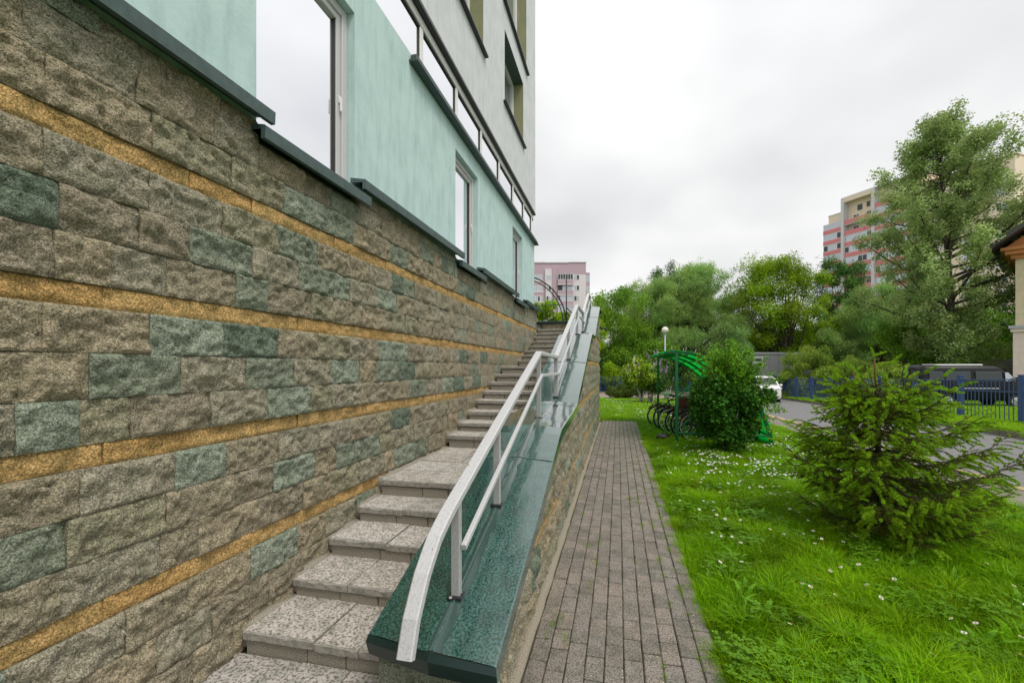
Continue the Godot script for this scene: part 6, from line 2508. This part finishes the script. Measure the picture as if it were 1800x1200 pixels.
	for s in [-1.0, 1.0]:
		for q in [[-2.11, -1.47], [-1.39, -0.30], [-0.11, 1.02]]:
			st = ST()
			st.set_smooth_group(-1)
			loft(st, [PackedVector3Array([Vector3(s * 0.982, 1.36, q[0]), Vector3(s * 0.994, 1.36, q[0] + 0.02), Vector3(s * 0.994, 1.36, q[1] - 0.02), Vector3(s * 0.982, 1.36, q[1])]), PackedVector3Array([Vector3(s * 0.93, 1.84, q[0] + 0.02), Vector3(s * 0.948, 1.82, q[0] + 0.05), Vector3(s * 0.948, 1.82, q[1] - 0.05), Vector3(s * 0.93, 1.84, q[1] - 0.02)])])
			part("window", st, M.dark_glass, t)
		st = ST()
		st.set_smooth_group(-1)
		loft(st, [PackedVector3Array([Vector3(s * 0.978, 1.36, 1.14), Vector3(s * 0.99, 1.36, 1.16), Vector3(s * 0.975, 1.36, 1.62), Vector3(s * 0.96, 1.36, 1.64)]), PackedVector3Array([Vector3(s * 0.93, 1.8, 1.14), Vector3(s * 0.945, 1.79, 1.16), Vector3(s * 0.92, 1.79, 1.28), Vector3(s * 0.90, 1.8, 1.30)])])
		part("quarter_window", st, M.pale_glass, t)
		st = ST()
		bar(st, [Vector3(s * 0.995, 0.98, -0.9), Vector3(s * 0.995, 0.98, 0.9)], 0.02, 0.06)
		part("side_trim", st, M.pole_grey, t)
		st = ST()
		for z in [-1.43, -0.2, 1.08]:
			bar(st, [Vector3(s * 0.99, 0.45, z), Vector3(s * 0.992, 1.30, z)], 0.012, 0.012)
		part("door_gap", st, M.black_plastic, t)
		st = ST()
		cbox(st, Vector3(s * 0.985 - 0.02, 1.1, 0.0), Vector3(s * 0.985 + 0.03, 1.15, 0.18), 0.008)
		part("door_handle", st, M.black_plastic, t)
		st = ST()
		cbox(st, Vector3(s * 1.1 - 0.1, 1.34, 1.5), Vector3(s * 1.1 + 0.08, 1.56, 1.58), 0.02)
		part("mirror", st, M.black_plastic, t)
		for z in [1.6, -1.3]:
			car_wheel(t, s * 0.97, z, 0.34, 0.2)
		st = ST()
		cbox(st, Vector3(s * 0.82 - 0.08, 0.9, -2.46), Vector3(s * 0.82 + 0.08, 1.2, -2.38), 0.02)
		part("tail_light", st, M.red_plastic, t)
		st = ST()
		cbox(st, Vector3(s * 0.7 - 0.12, 0.72, 2.3), Vector3(s * 0.7 + 0.12, 0.9, 2.42), 0.03)
		part("headlight", st, M.lamp_clear, t)
	for s in [-1.0, 1.0]:
		st = ST()
		cbox(st, Vector3(s * 0.43 - 0.33, 1.38, -2.455), Vector3(s * 0.43 + 0.33, 1.84, -2.42), 0.01)
		part("rear_window", st, M.dark_glass, t)
	st = ST()
	st.set_smooth_group(-1)
	quad(st, Vector3(-0.78, 1.36, 1.76), Vector3(0.78, 1.36, 1.76), Vector3(0.70, 2.0, 1.19), Vector3(-0.70, 2.0, 1.19))
	var ws := fin(st)
	part("windscreen", ws, M.pale_glass, t).position = Vector3(0, 0.03, 0.03)

# ---------------------------------------------------------------- small things
func make_small_things():
	var t := thing("lamp_post", "slim grey lamp post with a round pale globe rising behind the bicycle shelter", "lamp post", P(2.9, G(30.4), 30.4))
	var st := ST()
	tube(st, [Vector3(0, -0.3, 0), Vector3(0, 1.0, 0), Vector3(0, 1.05, 0), Vector3(0, 4.22, 0)], [0.065, 0.065, 0.05, 0.045], 10)
	part("pole", st, M.pole_grey, t)
	st = ST()
	tube(st, [Vector3(0, 4.2, 0), Vector3(0, 4.27, 0)], [0.08, 0.1], 12)
	part("collar", st, M.pole_grey, t)
	st = ST()
	ball(st, Vector3(0, 4.45, 0), Vector3(0.205, 0.205, 0.205), 20, 12)
	part("globe", st, M.globe, t)
	# something dark dropped in the grass
	t = thing("dropped_bag", "small dark crumpled bag with a red-brown patch in the grass beside the shelter post", "bag", P(0.98, 0.0, 10.75), 0.4)
	st = ST()
	st.set_smooth_group(9)
	var rings := []
	for j in 8:
		var ring := PackedVector3Array()
		var th := PI * j / 7.0
		for i in 12:
			var a := TAU * i / 12
			var p := Vector3(sin(th) * cos(a) * 0.17, 0.08 - cos(th) * 0.08, sin(th) * sin(a) * 0.10)
			ring.append(p * (1.0 + 0.25 * nz.get_noise_3d(p.x * 20.0, p.y * 20.0, p.z * 20.0)))
		rings.append(ring)
	loft(st, rings, true, false)
	part("body", st, M.black_plastic, t)
	st = ST()
	ball(st, Vector3(0.12, 0.05, 0.06), Vector3(0.07, 0.04, 0.05), 8, 6)
	part("red_patch", st, M.bark_red, t)
	# white petals blown over the path
	var xfs := []
	for k in 46:
		var f := rng.randf_range(2.4, 9.0)
		xfs.append(Transform3D(Basis(Vector3.UP, rng.randf() * TAU).scaled(Vector3(0.8, 0.3, 0.8)), P(rng.randf_range(-0.45, 0.5), 0.03, f)))
	st = ST()
	quad(st, Vector3(-0.006, 0, 0), Vector3(0, 0.003, 0.004), Vector3(0.006, 0, 0), Vector3(0, 0.003, -0.004))
	tag(scatter("petals", fin(st), M.petal_white, xfs, [], self), "tiny white petals blown over the paved path", "petals", "", "stuff")
